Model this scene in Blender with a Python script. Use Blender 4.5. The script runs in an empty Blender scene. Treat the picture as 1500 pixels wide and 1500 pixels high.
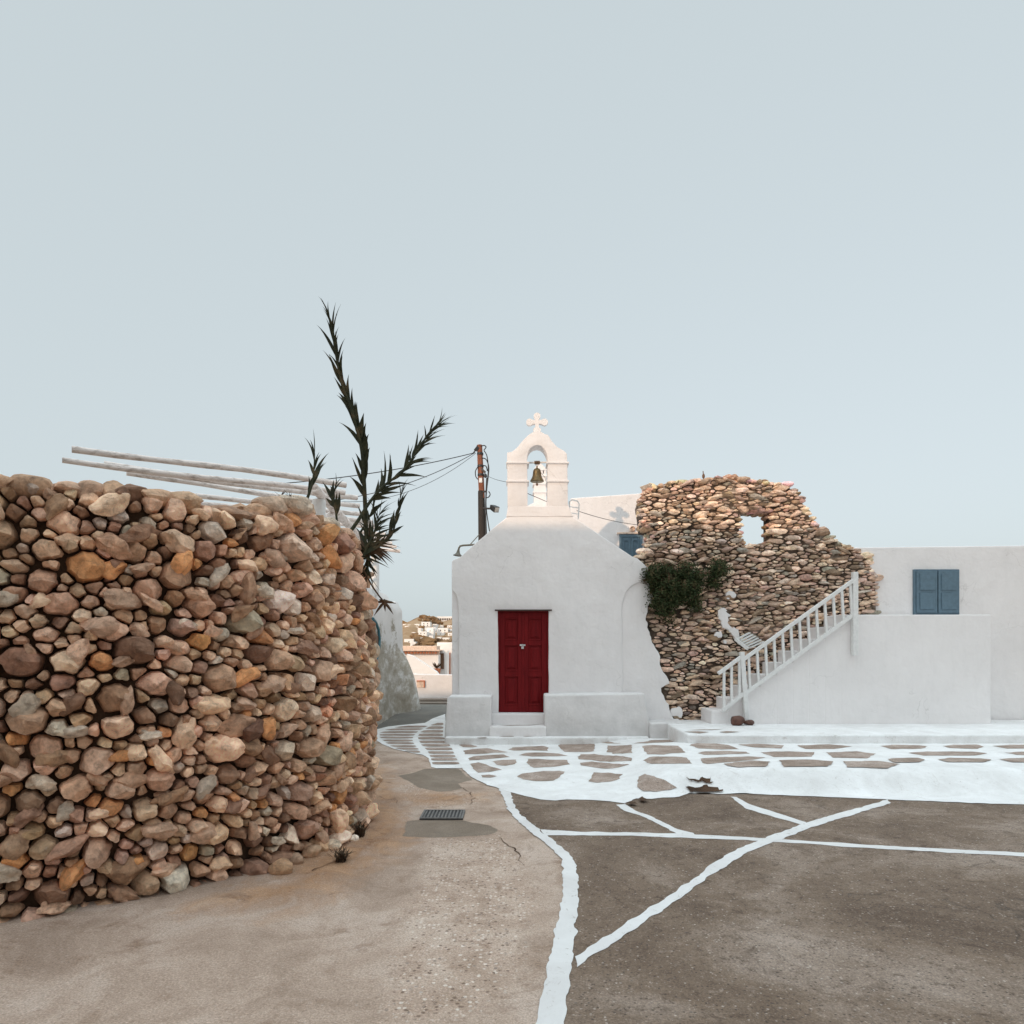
import bpy, bmesh, math, random
from mathutils import Vector, noise as mnoise
random.seed(7)
R = random.Random(11)
sc = bpy.context.scene
COL = sc.collection
EYE = 1.6
F = 1000.0      # focal length in photo pixels
HX, HY = 750.0, 950.0

def P(px, py, d):
    """point seen at photo pixel px,py at distance d"""
    return Vector(((px - HX) / F * d, d, EYE + (HY - py) / F * d))
def sm(a, b, t):
    t = max(0.0, min(1.0, (t - a) / (b - a))); return t * t * (3 - 2 * t)
def lerp(a, b, t): return a + (b - a) * t
def fb(x, y, z=0.0, o=3):
    return mnoise.fractal(Vector((x, y, z)), 1.0, 2.0, o)

# ------------------------------------------------------------------ materials
def new_mat(name):
    m = bpy.data.materials.new(name); m.use_nodes = True
    nt = m.node_tree
    for n in list(nt.nodes): nt.nodes.remove(n)
    out = nt.nodes.new('ShaderNodeOutputMaterial')
    b = nt.nodes.new('ShaderNodeBsdfPrincipled')
    nt.links.new(b.outputs[0], out.inputs[0])
    return m, nt, b
class N:
    """small node helper"""
    def __init__(s, nt): s.nt = nt
    def new(s, t, **k):
        n = s.nt.nodes.new(t)
        for a, v in k.items(): setattr(n, a, v)
        return n
    def link(s, a, b): s.nt.links.new(a, b)
    def coord(s, scale=(1, 1, 1)):
        g = s.new('ShaderNodeNewGeometry')
        mp = s.new('ShaderNodeMapping'); mp.inputs['Scale'].default_value = scale
        s.link(g.outputs['Position'], mp.inputs[0]); return mp.outputs[0]
    def noise(s, vec, scale, detail=6, rough=.55, dist=0.0):
        n = s.new('ShaderNodeTexNoise'); n.inputs['Scale'].default_value = scale
        n.inputs['Detail'].default_value = detail; n.inputs['Roughness'].default_value = rough
        n.inputs['Distortion'].default_value = dist
        s.link(vec, n.inputs['Vector']); return n.outputs[0]
    def ramp(s, fac, stops, interp='LINEAR'):
        r = s.new('ShaderNodeValToRGB'); r.color_ramp.interpolation = interp
        e = r.color_ramp.elements
        while len(e) < len(stops): e.new(.5)
        for i, (p, c) in enumerate(stops):
            e[i].position = p; e[i].color = (c, c, c, 1) if isinstance(c, (int, float)) else (*c, 1)
        s.link(fac, r.inputs[0]); return r.outputs[0]
    def mix(s, fac, a, b, mode='MIX'):
        n = s.new('ShaderNodeMix', data_type='RGBA', blend_type=mode)
        if isinstance(fac, (int, float)): n.inputs[0].default_value = fac
        else: s.link(fac, n.inputs[0])
        for i, v in ((6, a), (7, b)):
            if isinstance(v, tuple): n.inputs[i].default_value = (*v, 1)
            else: s.link(v, n.inputs[i])
        return n.outputs[2]
    def math(s, op, a, b=None):
        n = s.new('ShaderNodeMath', operation=op)
        for i, v in ((0, a), (1, b)):
            if v is None: continue
            if isinstance(v, (int, float)): n.inputs[i].default_value = v
            else: s.link(v, n.inputs[i])
        return n.outputs[0]
    def bump(s, h, strength, dist, bsdf, prev=None):
        n = s.new('ShaderNodeBump'); n.inputs['Strength'].default_value = strength
        n.inputs['Distance'].default_value = dist; s.link(h, n.inputs['Height'])
        if prev is not None: s.link(prev, n.inputs['Normal'])
        s.link(n.outputs[0], bsdf.inputs['Normal']); return n.outputs[0]

def plain(name, col, rough=.7, metal=0.0, var=.25, scale=12, bump=.0):
    m, nt, b = new_mat(name); n = N(nt)
    v = n.coord(); f = n.noise(v, scale)
    d = tuple(c * (1 - var) for c in col); l = tuple(min(.95, c * (1 + var)) for c in col)
    n.link(n.ramp(f, [(.3, d), (.7, l)]), b.inputs['Base Color'])
    b.inputs['Roughness'].default_value = rough; b.inputs['Metallic'].default_value = metal
    if bump: n.bump(n.noise(v, scale * 4), bump, .01, b)
    return m

def whitewash(name, base=(.81, .80, .79), dirt=.25, dscale=1.3, low=None):
    m, nt, b = new_mat(name); n = N(nt)
    v = n.coord()
    f1 = n.noise(v, dscale, 8, .6, .4)
    c = n.ramp(f1, [(.35, base), (.75, tuple(x * (1 - dirt * .35) for x in base))])
    br = n.noise(n.coord((1.0, 1.0, .28)), 6.5, 7, .7, .3)
    c = n.mix(1.0, c, n.ramp(br, [(.32, .97), (.5, 1.0), (.68, 1.02)]), 'MULTIPLY')
    wv = n.new('ShaderNodeVectorMath', operation='ADD'); n.link(v, wv.inputs[0])
    wn = n.new('ShaderNodeTexNoise'); wn.inputs['Scale'].default_value = 2.2; wn.inputs['Detail'].default_value = 7; n.link(v, wn.inputs['Vector']); n.link(wn.outputs[1], wv.inputs[1])
    wo = n.new('ShaderNodeTexVoronoi', feature='DISTANCE_TO_EDGE'); wo.inputs['Scale'].default_value = .8; n.link(wv.outputs[0], wo.inputs['Vector'])
    hair = n.math('MULTIPLY', n.ramp(wo.outputs[0], [(0.0, .32), (.007, 0.0)]), n.ramp(n.noise(v, .9, 3), [(.52, 0.0), (.6, 1.0)]))
    c = n.mix(hair, c, (.34, .32, .30))
    spots = n.ramp(n.noise(v, 9, 5, .7, .8), [(.66, 0.0), (.78, 1.0)])
    c = n.mix(n.math('MULTIPLY', spots, dirt), c, (.42, .39, .36))
    if low:     # rain splash and grime near the ground, broken by noise
        sep = n.new('ShaderNodeSeparateXYZ'); n.link(v, sep.inputs[0])
        z = n.math('ADD', sep.outputs[2], n.math('MULTIPLY', n.math('SUBTRACT', n.noise(v, 3.2, 6, .65), .5), low * 1.8))
        g = n.ramp(n.math('DIVIDE', z, low), [(0.2, .40), (1.0, 0.0)])
        c = n.mix(g, c, (.40, .385, .37))
    n.link(c, b.inputs['Base Color'])
    b.inputs['Roughness'].default_value = .92
    p = n.bump(n.noise(v, 2.6, 3), .55, .06, b)
    n.bump(n.noise(v, 28, 8, .65), .35, .012, b, p)
    return m

M = {}
M['white'] = whitewash('whitewash', (.815, .79, .785), .2, .9)
M['white_low'] = whitewash('whitewash_grimy', (.775, .755, .75), .5, 2.2, .6)
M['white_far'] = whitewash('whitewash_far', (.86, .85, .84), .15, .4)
M['white_wood'] = plain('white_painted_wood', (.72, .72, .71), .6, 0, .08, 20, .2)
M['dark_metal'] = plain('dark_metal', (.035, .035, .037), .5, .3)
M['cable'] = plain('black_cable', (.03, .03, .032), .6)
M['bronze'] = plain('aged_bronze', (.17, .125, .06), .45, .7, .3, 18, .3)
M['steel'] = plain('galvanised_steel', (.6, .6, .6), .35, .8)
M['glass'] = plain('lamp_glass', (.45, .42, .38), .2)
M['lamp_green'] = plain('lamp_olive', (.12, .11, .085), .5, .3)
M['hose'] = plain('teal_rubber', (.05, .17, .21), .5)
M['iron'] = plain('cast_iron', (.17, .165, .16), .65, .2, .3, 30, .3)
M['blue'] = plain('blue_grey_paint', (.10, .165, .215), .6, 0, .12, 14, .2)
M['terracotta'] = plain('terracotta', (.50, .17, .08), .8)
M['brown'] = plain('brown_wood', (.16, .085, .05), .75)
M['pale_tile'] = plain('pale_plaster', (.72, .55, .44), .9)
M['rust_stone'] = plain('reddish_stone', (.10, .04, .026), .55, 0, .5, 14, .4)
M['clamp'] = plain('rope_hemp', (.16, .10, .06), .9)
M['trim'] = plain('dark_lintel', (.06, .035, .03), .8)

# door: dark red gloss paint
m, nt, b = new_mat('red_door_paint'); n = N(nt); v = n.coord((1, 1, .12)); w = n.coord()
c = n.ramp(n.noise(v, 24, 6, .6), [(.3, (.115, .0035, .0055)), (.7, (.175, .007, .009))])
c = n.mix(n.ramp(n.noise(w, 16, 6, .7), [(.66, 0.0), (.8, .5)]), c, (.07, .01, .01))
n.link(c, b.inputs['Base Color']); b.inputs['Roughness'].default_value = .6; b.inputs['Specular IOR Level'].default_value = .15
n.bump(n.noise(v, 60, 6), .35, .006, b); M['red'] = m

# stones: colour attribute per stone, mottled
def stone_mat(name, bumpd=.02, gain=1.0):
    m, nt, b = new_mat(name); n = N(nt); v = n.coord()
    a = n.new('ShaderNodeAttribute', attribute_name='Col')
    f = n.noise(v, 16, 9, .68, .3)
    c = n.mix(1.0, a.outputs[0], n.ramp(f, [(.28, .5 * gain), (.5, 1.15 * gain), (.74, 1.75 * gain)]), 'MULTIPLY')
    lich = n.ramp(n.noise(v, 34, 6, .7, .5), [(.60, 0.0), (.72, .55)])
    c = n.mix(lich, c, (.42, .35, .29))
    dk = n.ramp(n.noise(v, 7, 7, .7, .6), [(.58, 0.0), (.70, .6)])
    c = n.mix(dk, c, (.10, .062, .042))
    n.link(c, b.inputs['Base Color']); b.inputs['Roughness'].default_value = .88
    p = n.bump(n.noise(v, 9, 9, .66, .4), 1.0, bumpd * 2.2, b)
    n.bump(n.noise(v, 60, 7, .75), .7, .010, b, p)
    return m
M['stone'] = stone_mat('field_stone', .022, 1.25); M['slate'] = stone_mat('ruin_stone', .022, 1.32)
def core_mat(name, stops, scale=5):
    m, nt, b = new_mat(name); n = N(nt); v = n.coord()
    n.link(n.ramp(n.noise(v, scale, 9, .7, .4), stops), b.inputs['Base Color'])
    b.inputs['Roughness'].default_value = .95
    n.bump(n.noise(v, 40, 8, .7), 1, .03, b); return m
M['earth'] = core_mat('wall_earth', [(.3, (.045, .022, .012)), (.7, (.14, .075, .04))])
M['mortar'] = core_mat('old_mortar', [(.40, (.03, .02, .014)), (.56, (.10, .07, .05)), (.70, (.45, .38, .32))], 2.2)

# alley wall: plaster peeled to grey render in streaks
m, nt, b = new_mat('peeling_plaster'); n = N(nt)
v = n.coord(); vs = n.coord((1, .22, .6))
sep = n.new('ShaderNodeSeparateXYZ'); n.link(v, sep.inputs[0])
z = n.math('ADD', sep.outputs[2], n.math('MULTIPLY', n.math('SUBTRACT', n.noise(vs, 2.1, 10, .74, .25), .5), 5.4))
mask = n.ramp(n.math('MULTIPLY', z, .25), [(.40, 1.0), (.46, 0.0)])
gr = n.ramp(n.noise(vs, 5, 9, .74, .2), [(.34, (.29, .255, .20)), (.5, (.42, .38, .32)), (.63, (.70, .69, .67))])
c = n.mix(mask, n.ramp(n.noise(vs, 3, 6), [(.3, (.80, .79, .78)), (.7, (.70, .69, .68))]), gr)
n.link(c, b.inputs['Base Color']); b.inputs['Roughness'].default_value = .95
p = n.bump(n.noise(v, 3, 4), .3, .05, b); p = n.bump(mask, .5, -.006, b, p)
n.bump(n.noise(v, 35, 8, .7), .5, .015, b, p); M['peel'] = m

# grounds
def ground_mat(name, c0, c1, c2, stain, spk=.5, cracks=True, sscale=.9):
    m, nt, b = new_mat(name); n = N(nt); v = n.coord()
    big = n.noise(v, sscale, 9, .62, .6)
    c = n.ramp(big, [(.28, c0), (.5, c1), (.72, c2)])
    st = n.ramp(n.noise(v, 2.3, 9, .7, 1.0), [(.55, 0.0), (.70, .75)])
    c = n.mix(st, c, stain)
    grit = n.noise(v, 55, 4, .75)
    c = n.mix(n.ramp(grit, [(.60, 0.0), (.68, spk)]), c, (.55, .46, .40))
    c = n.mix(n.ramp(grit, [(.30, spk), (.38, 0.0)]), c, (.07, .05, .04))
    vo = n.new('ShaderNodeTexVoronoi'); vo.inputs['Scale'].default_value = 52; n.link(v, vo.inputs['Vector'])
    sc_ = n.new('ShaderNodeSeparateColor'); n.link(vo.outputs['Color'], sc_.inputs[0]); dd_ = n.ramp(vo.outputs['Distance'], [(.22, 1.0), (.42, 0.0)])
    c = n.mix(n.math('MULTIPLY', dd_, n.ramp(sc_.outputs[0], [(.90, 0.0), (.94, spk * 1.0)])), c, (.55, .48, .43))
    c = n.mix(n.math('MULTIPLY', dd_, n.ramp(sc_.outputs[1], [(.76, 0.0), (.80, spk * 1.3)])), c, (.05, .035, .028))
    mot = n.noise(v, 11, 9, .78, .5)
    c = n.mix(n.ramp(mot, [(.36, spk * 1.3), (.46, 0.0)]), c, stain)
    c = n.mix(n.ramp(mot, [(.56, 0.0), (.68, spk)]), c, c2)
    h = grit
    if cracks:
        mp = n.new('ShaderNodeVectorMath', operation='ADD'); n.link(v, mp.inputs[0])
        nz = n.new('ShaderNodeTexNoise'); nz.inputs['Scale'].default_value = 1.6; nz.inputs['Detail'].default_value = 8
        n.link(v, nz.inputs['Vector']); n.link(nz.outputs[1], mp.inputs[1])
        vo = n.new('ShaderNodeTexVoronoi', feature='DISTANCE_TO_EDGE'); vo.inputs['Scale'].default_value = .55
        n.link(mp.outputs[0], vo.inputs['Vector'])
        ck = n.ramp(vo.outputs[0], [(.0, .8), (.008, 0.0)])
        ck = n.math('MULTIPLY', ck, n.ramp(n.noise(v, 1.1, 3), [(.54, 0.0), (.62, 1.0)]))
        c = n.mix(n.math('MULTIPLY', ck, .75), c, (.06, .045, .035))
        h = n.math('SUBTRACT', grit, n.math('MULTIPLY', ck, 1.5))
    c = n.mix(1.0, c, n.ramp(n.noise(v, 95, 4, .8), [(.33, .60), (.5, 1.0), (.67, 1.42)]), 'MULTIPLY')
    n.link(c, b.inputs['Base Color']); b.inputs['Roughness'].default_value = .9
    p = n.bump(n.noise(v, 4, 6, .6), .5, .05, b); n.bump(h, .6, .012, b, p)
    return m
M['street'] = ground_mat('sandy_concrete', (.29, .195, .14), (.43, .305, .225), (.54, .41, .33), (.27, .165, .105), .45)
M['court'] = ground_mat('brown_cement', (.10, .064, .042), (.185, .130, .092), (.36, .285, .235), (.075, .046, .03), .6)
M['patch'] = ground_mat('grey_cement', (.17, .145, .12), (.215, .18, .15), (.25, .215, .185), (.17, .135, .11), .12, False)
M['rough'] = ground_mat('rough_screed', (.32, .22, .16), (.44, .325, .255), (.56, .45, .38), (.26, .17, .12), .75, False, 2)
M['asphalt'] = ground_mat('alley_asphalt', (.115, .11, .10), (.155, .147, .13), (.21, .19, .165), (.15, .125, .10), .25, False)
M['flag'] = ground_mat('flagstone', (.23, .17, .13), (.35, .27, .225), (.50, .41, .36), (.19, .13, .095), .5, False, 3.0)
m, nt, b = new_mat('lime_paint'); n = N(nt); v = n.coord()
c = n.ramp(n.noise(v, 2.2, 9, .68, .6), [(.34, (.85, .85, .85)), (.66, (.70, .69, .68))])
c = n.mix(n.ramp(n.noise(v, 7, 10, .78, .8), [(.57, 0.0), (.70, .6)]), c, (.42, .37, .33))
c = n.mix(n.ramp(n.noise(v, 40, 6, .75), [(.62, 0.0), (.68, .6)]), c, (.25, .20, .17))
n.link(c, b.inputs['Base Color']); b.inputs['Roughness'].default_value = .85
p = n.bump(n.noise(v, 5, 6, .6), .6, .04, b); n.bump(n.noise(v, 45, 7, .7), .4, .01, b, p); M['lime'] = m

m, nt, b = new_mat('worn_line_paint'); n = N(nt); v = n.coord()
c = n.ramp(n.noise(v, 2.5, 8, .65, .4), [(.3, (.76, .755, .75)), (.75, (.62, .60, .59))])
c = n.mix(n.ramp(n.noise(v, 14, 10, .78, .8), [(.58, 0.0), (.68, .8)]), c, (.30, .25, .21))
n.link(c, b.inputs['Base Color']); b.inputs['Roughness'].default_value = .85
n.bump(n.noise(v, 45, 7, .7), .5, .01, b); M['line'] = m
def leaf_mat(name, a, bcol, c):
    m, nt, b = new_mat(name); n = N(nt); v = n.coord()
    n.link(n.ramp(n.noise(v, 9, 4, .7), [(.35, a), (.52, bcol), (.68, c)]), b.inputs['Base Color'])
    b.inputs['Roughness'].default_value = .7; b.inputs['Specular IOR Level'].default_value = .25
    return m
M['cane'] = leaf_mat('cane_leaf', (.016, .019, .009), (.032, .034, .015), (.10, .07, .035))
M['cane_dry'] = leaf_mat('dry_cane', (.05, .03, .016), (.10, .058, .032), (.16, .10, .06))
M['caper'] = leaf_mat('caper_leaf', (.014, .026, .008), (.038, .056, .018), (.12, .085, .04))
M['weed'] = leaf_mat('dry_weed', (.035, .022, .012), (.06, .035, .02), (.12, .08, .045))
# timbers
def wood(name, a, bcol, stretch=(1, 1, 1), sc_=18):
    m, nt, b = new_mat(name); n = N(nt); v = n.coord(stretch)
    n.link(n.ramp(n.noise(v, sc_, 8, .7, .3), [(.30, a), (.52, bcol)]), b.inputs['Base Color'])
    b.inputs['Roughness'].default_value = .85; n.bump(n.noise(v, sc_ * 2, 6), .6, .01, b); return m
M['log'] = wood('flaking_white_log', (.33, .265, .225), (.82, .75, .71), (.5, .5, 1.5), 14)
M['pole'] = wood('weathered_pole', (.085, .028, .015), (.24, .085, .045), (1, 1, .15), 25)
M['tar'] = wood('tarred_pole', (.014, .011, .010), (.035, .027, .022), (1, 1, .15), 25)
M['hill'] = core_mat('dry_hill', [(.35, (.20, .115, .055)), (.5, (.30, .19, .10)), (.65, (.38, .27, .17))], .06)
M['scrub'] = plain('hill_scrub', (.19, .11, .05), .95, 0, .6, .12)
M['window_dark'] = plain('far_window', (.12, .10, .09), .5)

# ------------------------------------------------------------------ mesh builder
OFF = {}
def tag(o, label=None, cat=None, group=None, kind=None):
    for k, v_ in (('label', label), ('category', cat), ('group', group), ('kind', kind)):
        if v_: o[k] = v_
    return o
def thing(name, loc, label, cat, group=None):
    o = bpy.data.objects.new(name, None); COL.objects.link(o); o.location = loc
    o.empty_display_size = .2; OFF[o.name] = Vector(loc)
    return tag(o, label, cat, group)
class MB:
    def __init__(s): s.v = []; s.f = []; s.mi = []; s.c = []; s.cur = 0; s.col = (1, 1, 1)
    def addv(s, p): s.v.append(tuple(p)); s.c.append(s.col); return len(s.v) - 1
    def addf(s, ids): s.f.append(tuple(ids)); s.mi.append(s.cur)
    def poly(s, pts): s.addf([s.addv(p) for p in pts])
    def box(s, a, b):
        x0, y0, z0 = a; x1, y1, z1 = b
        i = [s.addv(p) for p in ((x0, y0, z0), (x1, y0, z0), (x1, y1, z0), (x0, y1, z0), (x0, y0, z1), (x1, y0, z1), (x1, y1, z1), (x0, y1, z1))]
        for q in ((3, 2, 1, 0), (4, 5, 6, 7), (0, 1, 5, 4), (1, 2, 6, 5), (2, 3, 7, 6), (3, 0, 4, 7)): s.addf([i[k] for k in q])
    def prism(s, xz, y0, y1):
        """closed outline in x,z extruded along y"""
        n_ = len(xz)
        a = sum(xz[i][0] * xz[(i + 1) % n_][1] - xz[(i + 1) % n_][0] * xz[i][1] for i in range(n_))
        if a < 0: xz = xz[::-1]
        f = [s.addv((x, y0, z)) for x, z in xz]; k = [s.addv((x, y1, z)) for x, z in xz]
        s.addf(f); s.addf(k[::-1])
        for i in range(n_): s.addf((f[i], k[i], k[(i + 1) % n_], f[(i + 1) % n_]))
    def slab(s, xy, z0, z1):
        n_ = len(xy)
        a = sum(xy[i][0] * xy[(i + 1) % n_][1] - xy[(i + 1) % n_][0] * xy[i][1] for i in range(n_))
        if a < 0: xy = xy[::-1]
        f = [s.addv((x, y, z1)) for x, y in xy]; k = [s.addv((x, y, z0)) for x, y in xy]
        s.addf(f); s.addf(k[::-1])
        for i in range(n_): s.addf((f[i], k[i], k[(i + 1) % n_], f[(i + 1) % n_]))
    def tube(s, pts, rad, seg=8, caps=True, wob=0.0):
        pts = [Vector(p) for p in pts]; n_ = len(pts)
        if not isinstance(rad, (list, tuple)): rad = [rad] * n_
        rings = []; up = None
        for i, p in enumerate(pts):
            t = (pts[min(i + 1, n_ - 1)] - pts[max(i - 1, 0)]).normalized()
            if up is None:
                up = t.cross(Vector((0, 0, 1)))
                if up.length < .1: up = t.cross(Vector((1, 0, 0)))
            up = (up - t * up.dot(t)).normalized(); w = t.cross(up)
            ring = []
            for k in range(seg):
                a = 2 * math.pi * k / seg
                q = p + (up * math.cos(a) + w * math.sin(a)) * rad[i] * (1 + wob * R.uniform(-1, 1))
                ring.append(s.addv(q))
            rings.append(ring)
        for i in range(n_ - 1):
            for k in range(seg):
                s.addf((rings[i][k], rings[i][(k + 1) % seg], rings[i + 1][(k + 1) % seg], rings[i + 1][k]))
        if caps: s.addf(rings[0][::-1]); s.addf(rings[-1])
    def lathe(s, prof, c, seg=24, axis=None):
        c = Vector(c); ax = Vector((0, 0, 1)) if axis is None else Vector(axis).normalized()
        u = ax.orthogonal().normalized(); w = ax.cross(u); rings = []
        for r, h in prof:
            rings.append([s.addv(c + ax * h + (u * math.cos(2 * math.pi * k / seg) + w * math.sin(2 * math.pi * k / seg)) * r) for k in range(seg)])
        for i in range(len(prof) - 1):
            for k in range(seg): s.addf((rings[i][k], rings[i][(k + 1) % seg], rings[i + 1][(k + 1) % seg], rings[i + 1][k]))
        s.addf(rings[0][::-1]); s.addf(rings[-1])
    def bar(s, a, b, w, h):
        """rectangular bar a to b, width w (horizontal), height h"""
        a = Vector(a); b = Vector(b); t = (b - a).normalized()
        u = t.cross(Vector((0, 0, 1)))
        if u.length < .05: u = Vector((1, 0, 0))
        u.normalize(); q = u.cross(t).normalized()
        i = []
        for p in (a, b):
            for sx, sz in ((-1, -1), (1, -1), (1, 1), (-1, 1)): i.append(s.addv(p + u * sx * w / 2 + q * sz * h / 2))
        for f in ((0, 1, 2, 3), (7, 6, 5, 4), (0, 4, 5, 1), (1, 5, 6, 2), (2, 6, 7, 3), (3, 7, 4, 0)): s.addf([i[k] for k in f])
    def rock(s, c, r, seed, sub=2, sharp=.35, frame=None):
        bm = bmesh.new(); bmesh.ops.create_icosphere(bm, subdivisions=sub, radius=1)
        c = Vector(c); o = Vector((seed * 3.7, seed * 1.3, seed * 7.1)); base = len(s.v)
        pl = []
        rr = random.Random(seed)
        for k in range(5):
            d = Vector((rr.uniform(-1, 1), rr.uniform(-1, 1), rr.uniform(-1, 1))).normalized(); pl.append((d, rr.uniform(.55, .9)))
        for v_ in bm.verts:
            q = v_.co.copy()
            for d, h in pl:
                k = q.dot(d)
                if k > h: q -= d * (k - h) * .9
            q *= 1 + sharp * .5 * mnoise.noise(q * 1.3 + o) + .06 * mnoise.noise(q * 4 + o)
            if frame: s.addv(c + frame[0] * (q.x * r[0]) + frame[1] * (q.y * r[1]) + frame[2] * (q.z * r[2]))
            else: s.addv((c.x + q.x * r[0], c.y + q.y * r[1], c.z + q.z * r[2]))
        for f in bm.faces: s.addf([base + v_.index for v_ in f.verts])
        bm.free()
    def build(s, name, mats, parent=None, smooth=False, bevel=0.0, seg=2, angle=30):
        me = bpy.data.meshes.new(name)
        off = OFF.get(parent.name, Vector((0, 0, 0))) if parent else Vector((0, 0, 0))
        me.from_pydata([tuple(Vector(p) - off) for p in s.v], [], s.f)
        if not isinstance(mats, (list, tuple)): mats = [mats]
        for q in mats: me.materials.append(q)
        me.polygons.foreach_set('material_index', s.mi)
        if any(c != (1, 1, 1) for c in s.c):
            at = me.color_attributes.new('Col', 'FLOAT_COLOR', 'POINT')
            fl = []
            for c in s.c: fl += [c[0], c[1], c[2], 1.0]
            at.data.foreach_set('color', fl)
        me.validate(); me.update()
        if bevel:
            bm = bmesh.new(); bm.from_mesh(me)
            es = [e for e in bm.edges if len(e.link_faces) == 2 and e.calc_face_angle(0) > math.radians(angle)]
            bmesh.ops.bevel(bm, geom=es, offset=bevel, segments=seg, profile=.6, affect='EDGES', clamp_overlap=True)
            bm.to_mesh(me); bm.free()
        if smooth:
            me.polygons.foreach_set('use_smooth', [True] * len(me.polygons))
            me.set_sharp_from_angle(angle=math.radians(smooth if smooth is not True else 50))
        o = bpy.data.objects.new(name, me); COL.objects.link(o)
        if parent: o.parent = parent; OFF[o.name] = off
        return o
def dens(pts, step, jit, seed=0, closed=True):
    """resample an outline and roughen it a little"""
    out = []; n_ = len(pts); rr = random.Random(seed)
    for i in range(n_ if closed else n_ - 1):
        a, b_ = pts[i], pts[(i + 1) % n_]
        L = math.hypot(b_[0] - a[0], b_[1] - a[1]); k = max(1, int(L / step))
        for j in range(k):
            t = j / k; x = lerp(a[0], b_[0], t); y = lerp(a[1], b_[1], t)
            out.append((x + jit * mnoise.noise(Vector((x / step * .45, y / step * .45, seed))), y + jit * mnoise.noise(Vector((x / step * .45, y / step * .45, seed + 9.5)))))
    return out
def chaik(pts, it=2):
    for _ in range(it):
        q = []
        for i in range(len(pts)):
            a, b_ = pts[i], pts[(i + 1) % len(pts)]
            q += [(a[0] * .75 + b_[0] * .25, a[1] * .75 + b_[1] * .25), (a[0] * .25 + b_[0] * .75, a[1] * .25 + b_[1] * .75)]
        pts = q
    return pts
def itp(tab, y):
    if y <= tab[0][0]: return tab[0][1]
    for (y0, v0), (y1, v1) in zip(tab, tab[1:]):
        if y <= y1: return lerp(v0, v1, (y - y0) / (y1 - y0))
    return tab[-1][1]
def inside(p, poly):
    x, y = p; r = False; n_ = len(poly)
    for i in range(n_):
        x0, y0 = poly[i]; x1, y1 = poly[(i + 1) % n_]
        if (y0 > y) != (y1 > y) and x < (x1 - x0) * (y - y0) / (y1 - y0) + x0: r = not r
    return r

# ------------------------------------------------------------------ rubble stones
def seeds_for(w0, w1, h0, h1, rmin, rmax, ok, rr, tries=40000, fixed=(), pw=2.0):
    S = [q for q in fixed if ok(q[0], q[1])]; cell = rmax * 2; grid = {}
    def put(i):
        x, y, r = S[i][:3]; grid.setdefault((int(x // cell), int(y // cell)), []).append(i)
    for i in range(len(S)): put(i)
    fails = 0
    for t in range(tries):
        big = 1 - t / tries
        r = rmin + (rmax - rmin) * (rr.random() ** pw) * (.35 + .65 * big)
        x = rr.uniform(w0, w1); y = rr.uniform(h0, h1)
        if not ok(x, y): continue
        gx, gy = int(x // cell), int(y // cell); good = True
        for a in (-1, 0, 1):
            for b_ in (-1, 0, 1):
                for j in grid.get((gx + a, gy + b_), ()):
                    q = S[j]
                    if (q[0] - x) ** 2 + (q[1] - y) ** 2 < (.82 * (q[2] + r)) ** 2: good = False; break
                if not good: break
            if not good: break
        if good: S.append((x, y, r, None)); put(len(S) - 1)
    return S
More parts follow.
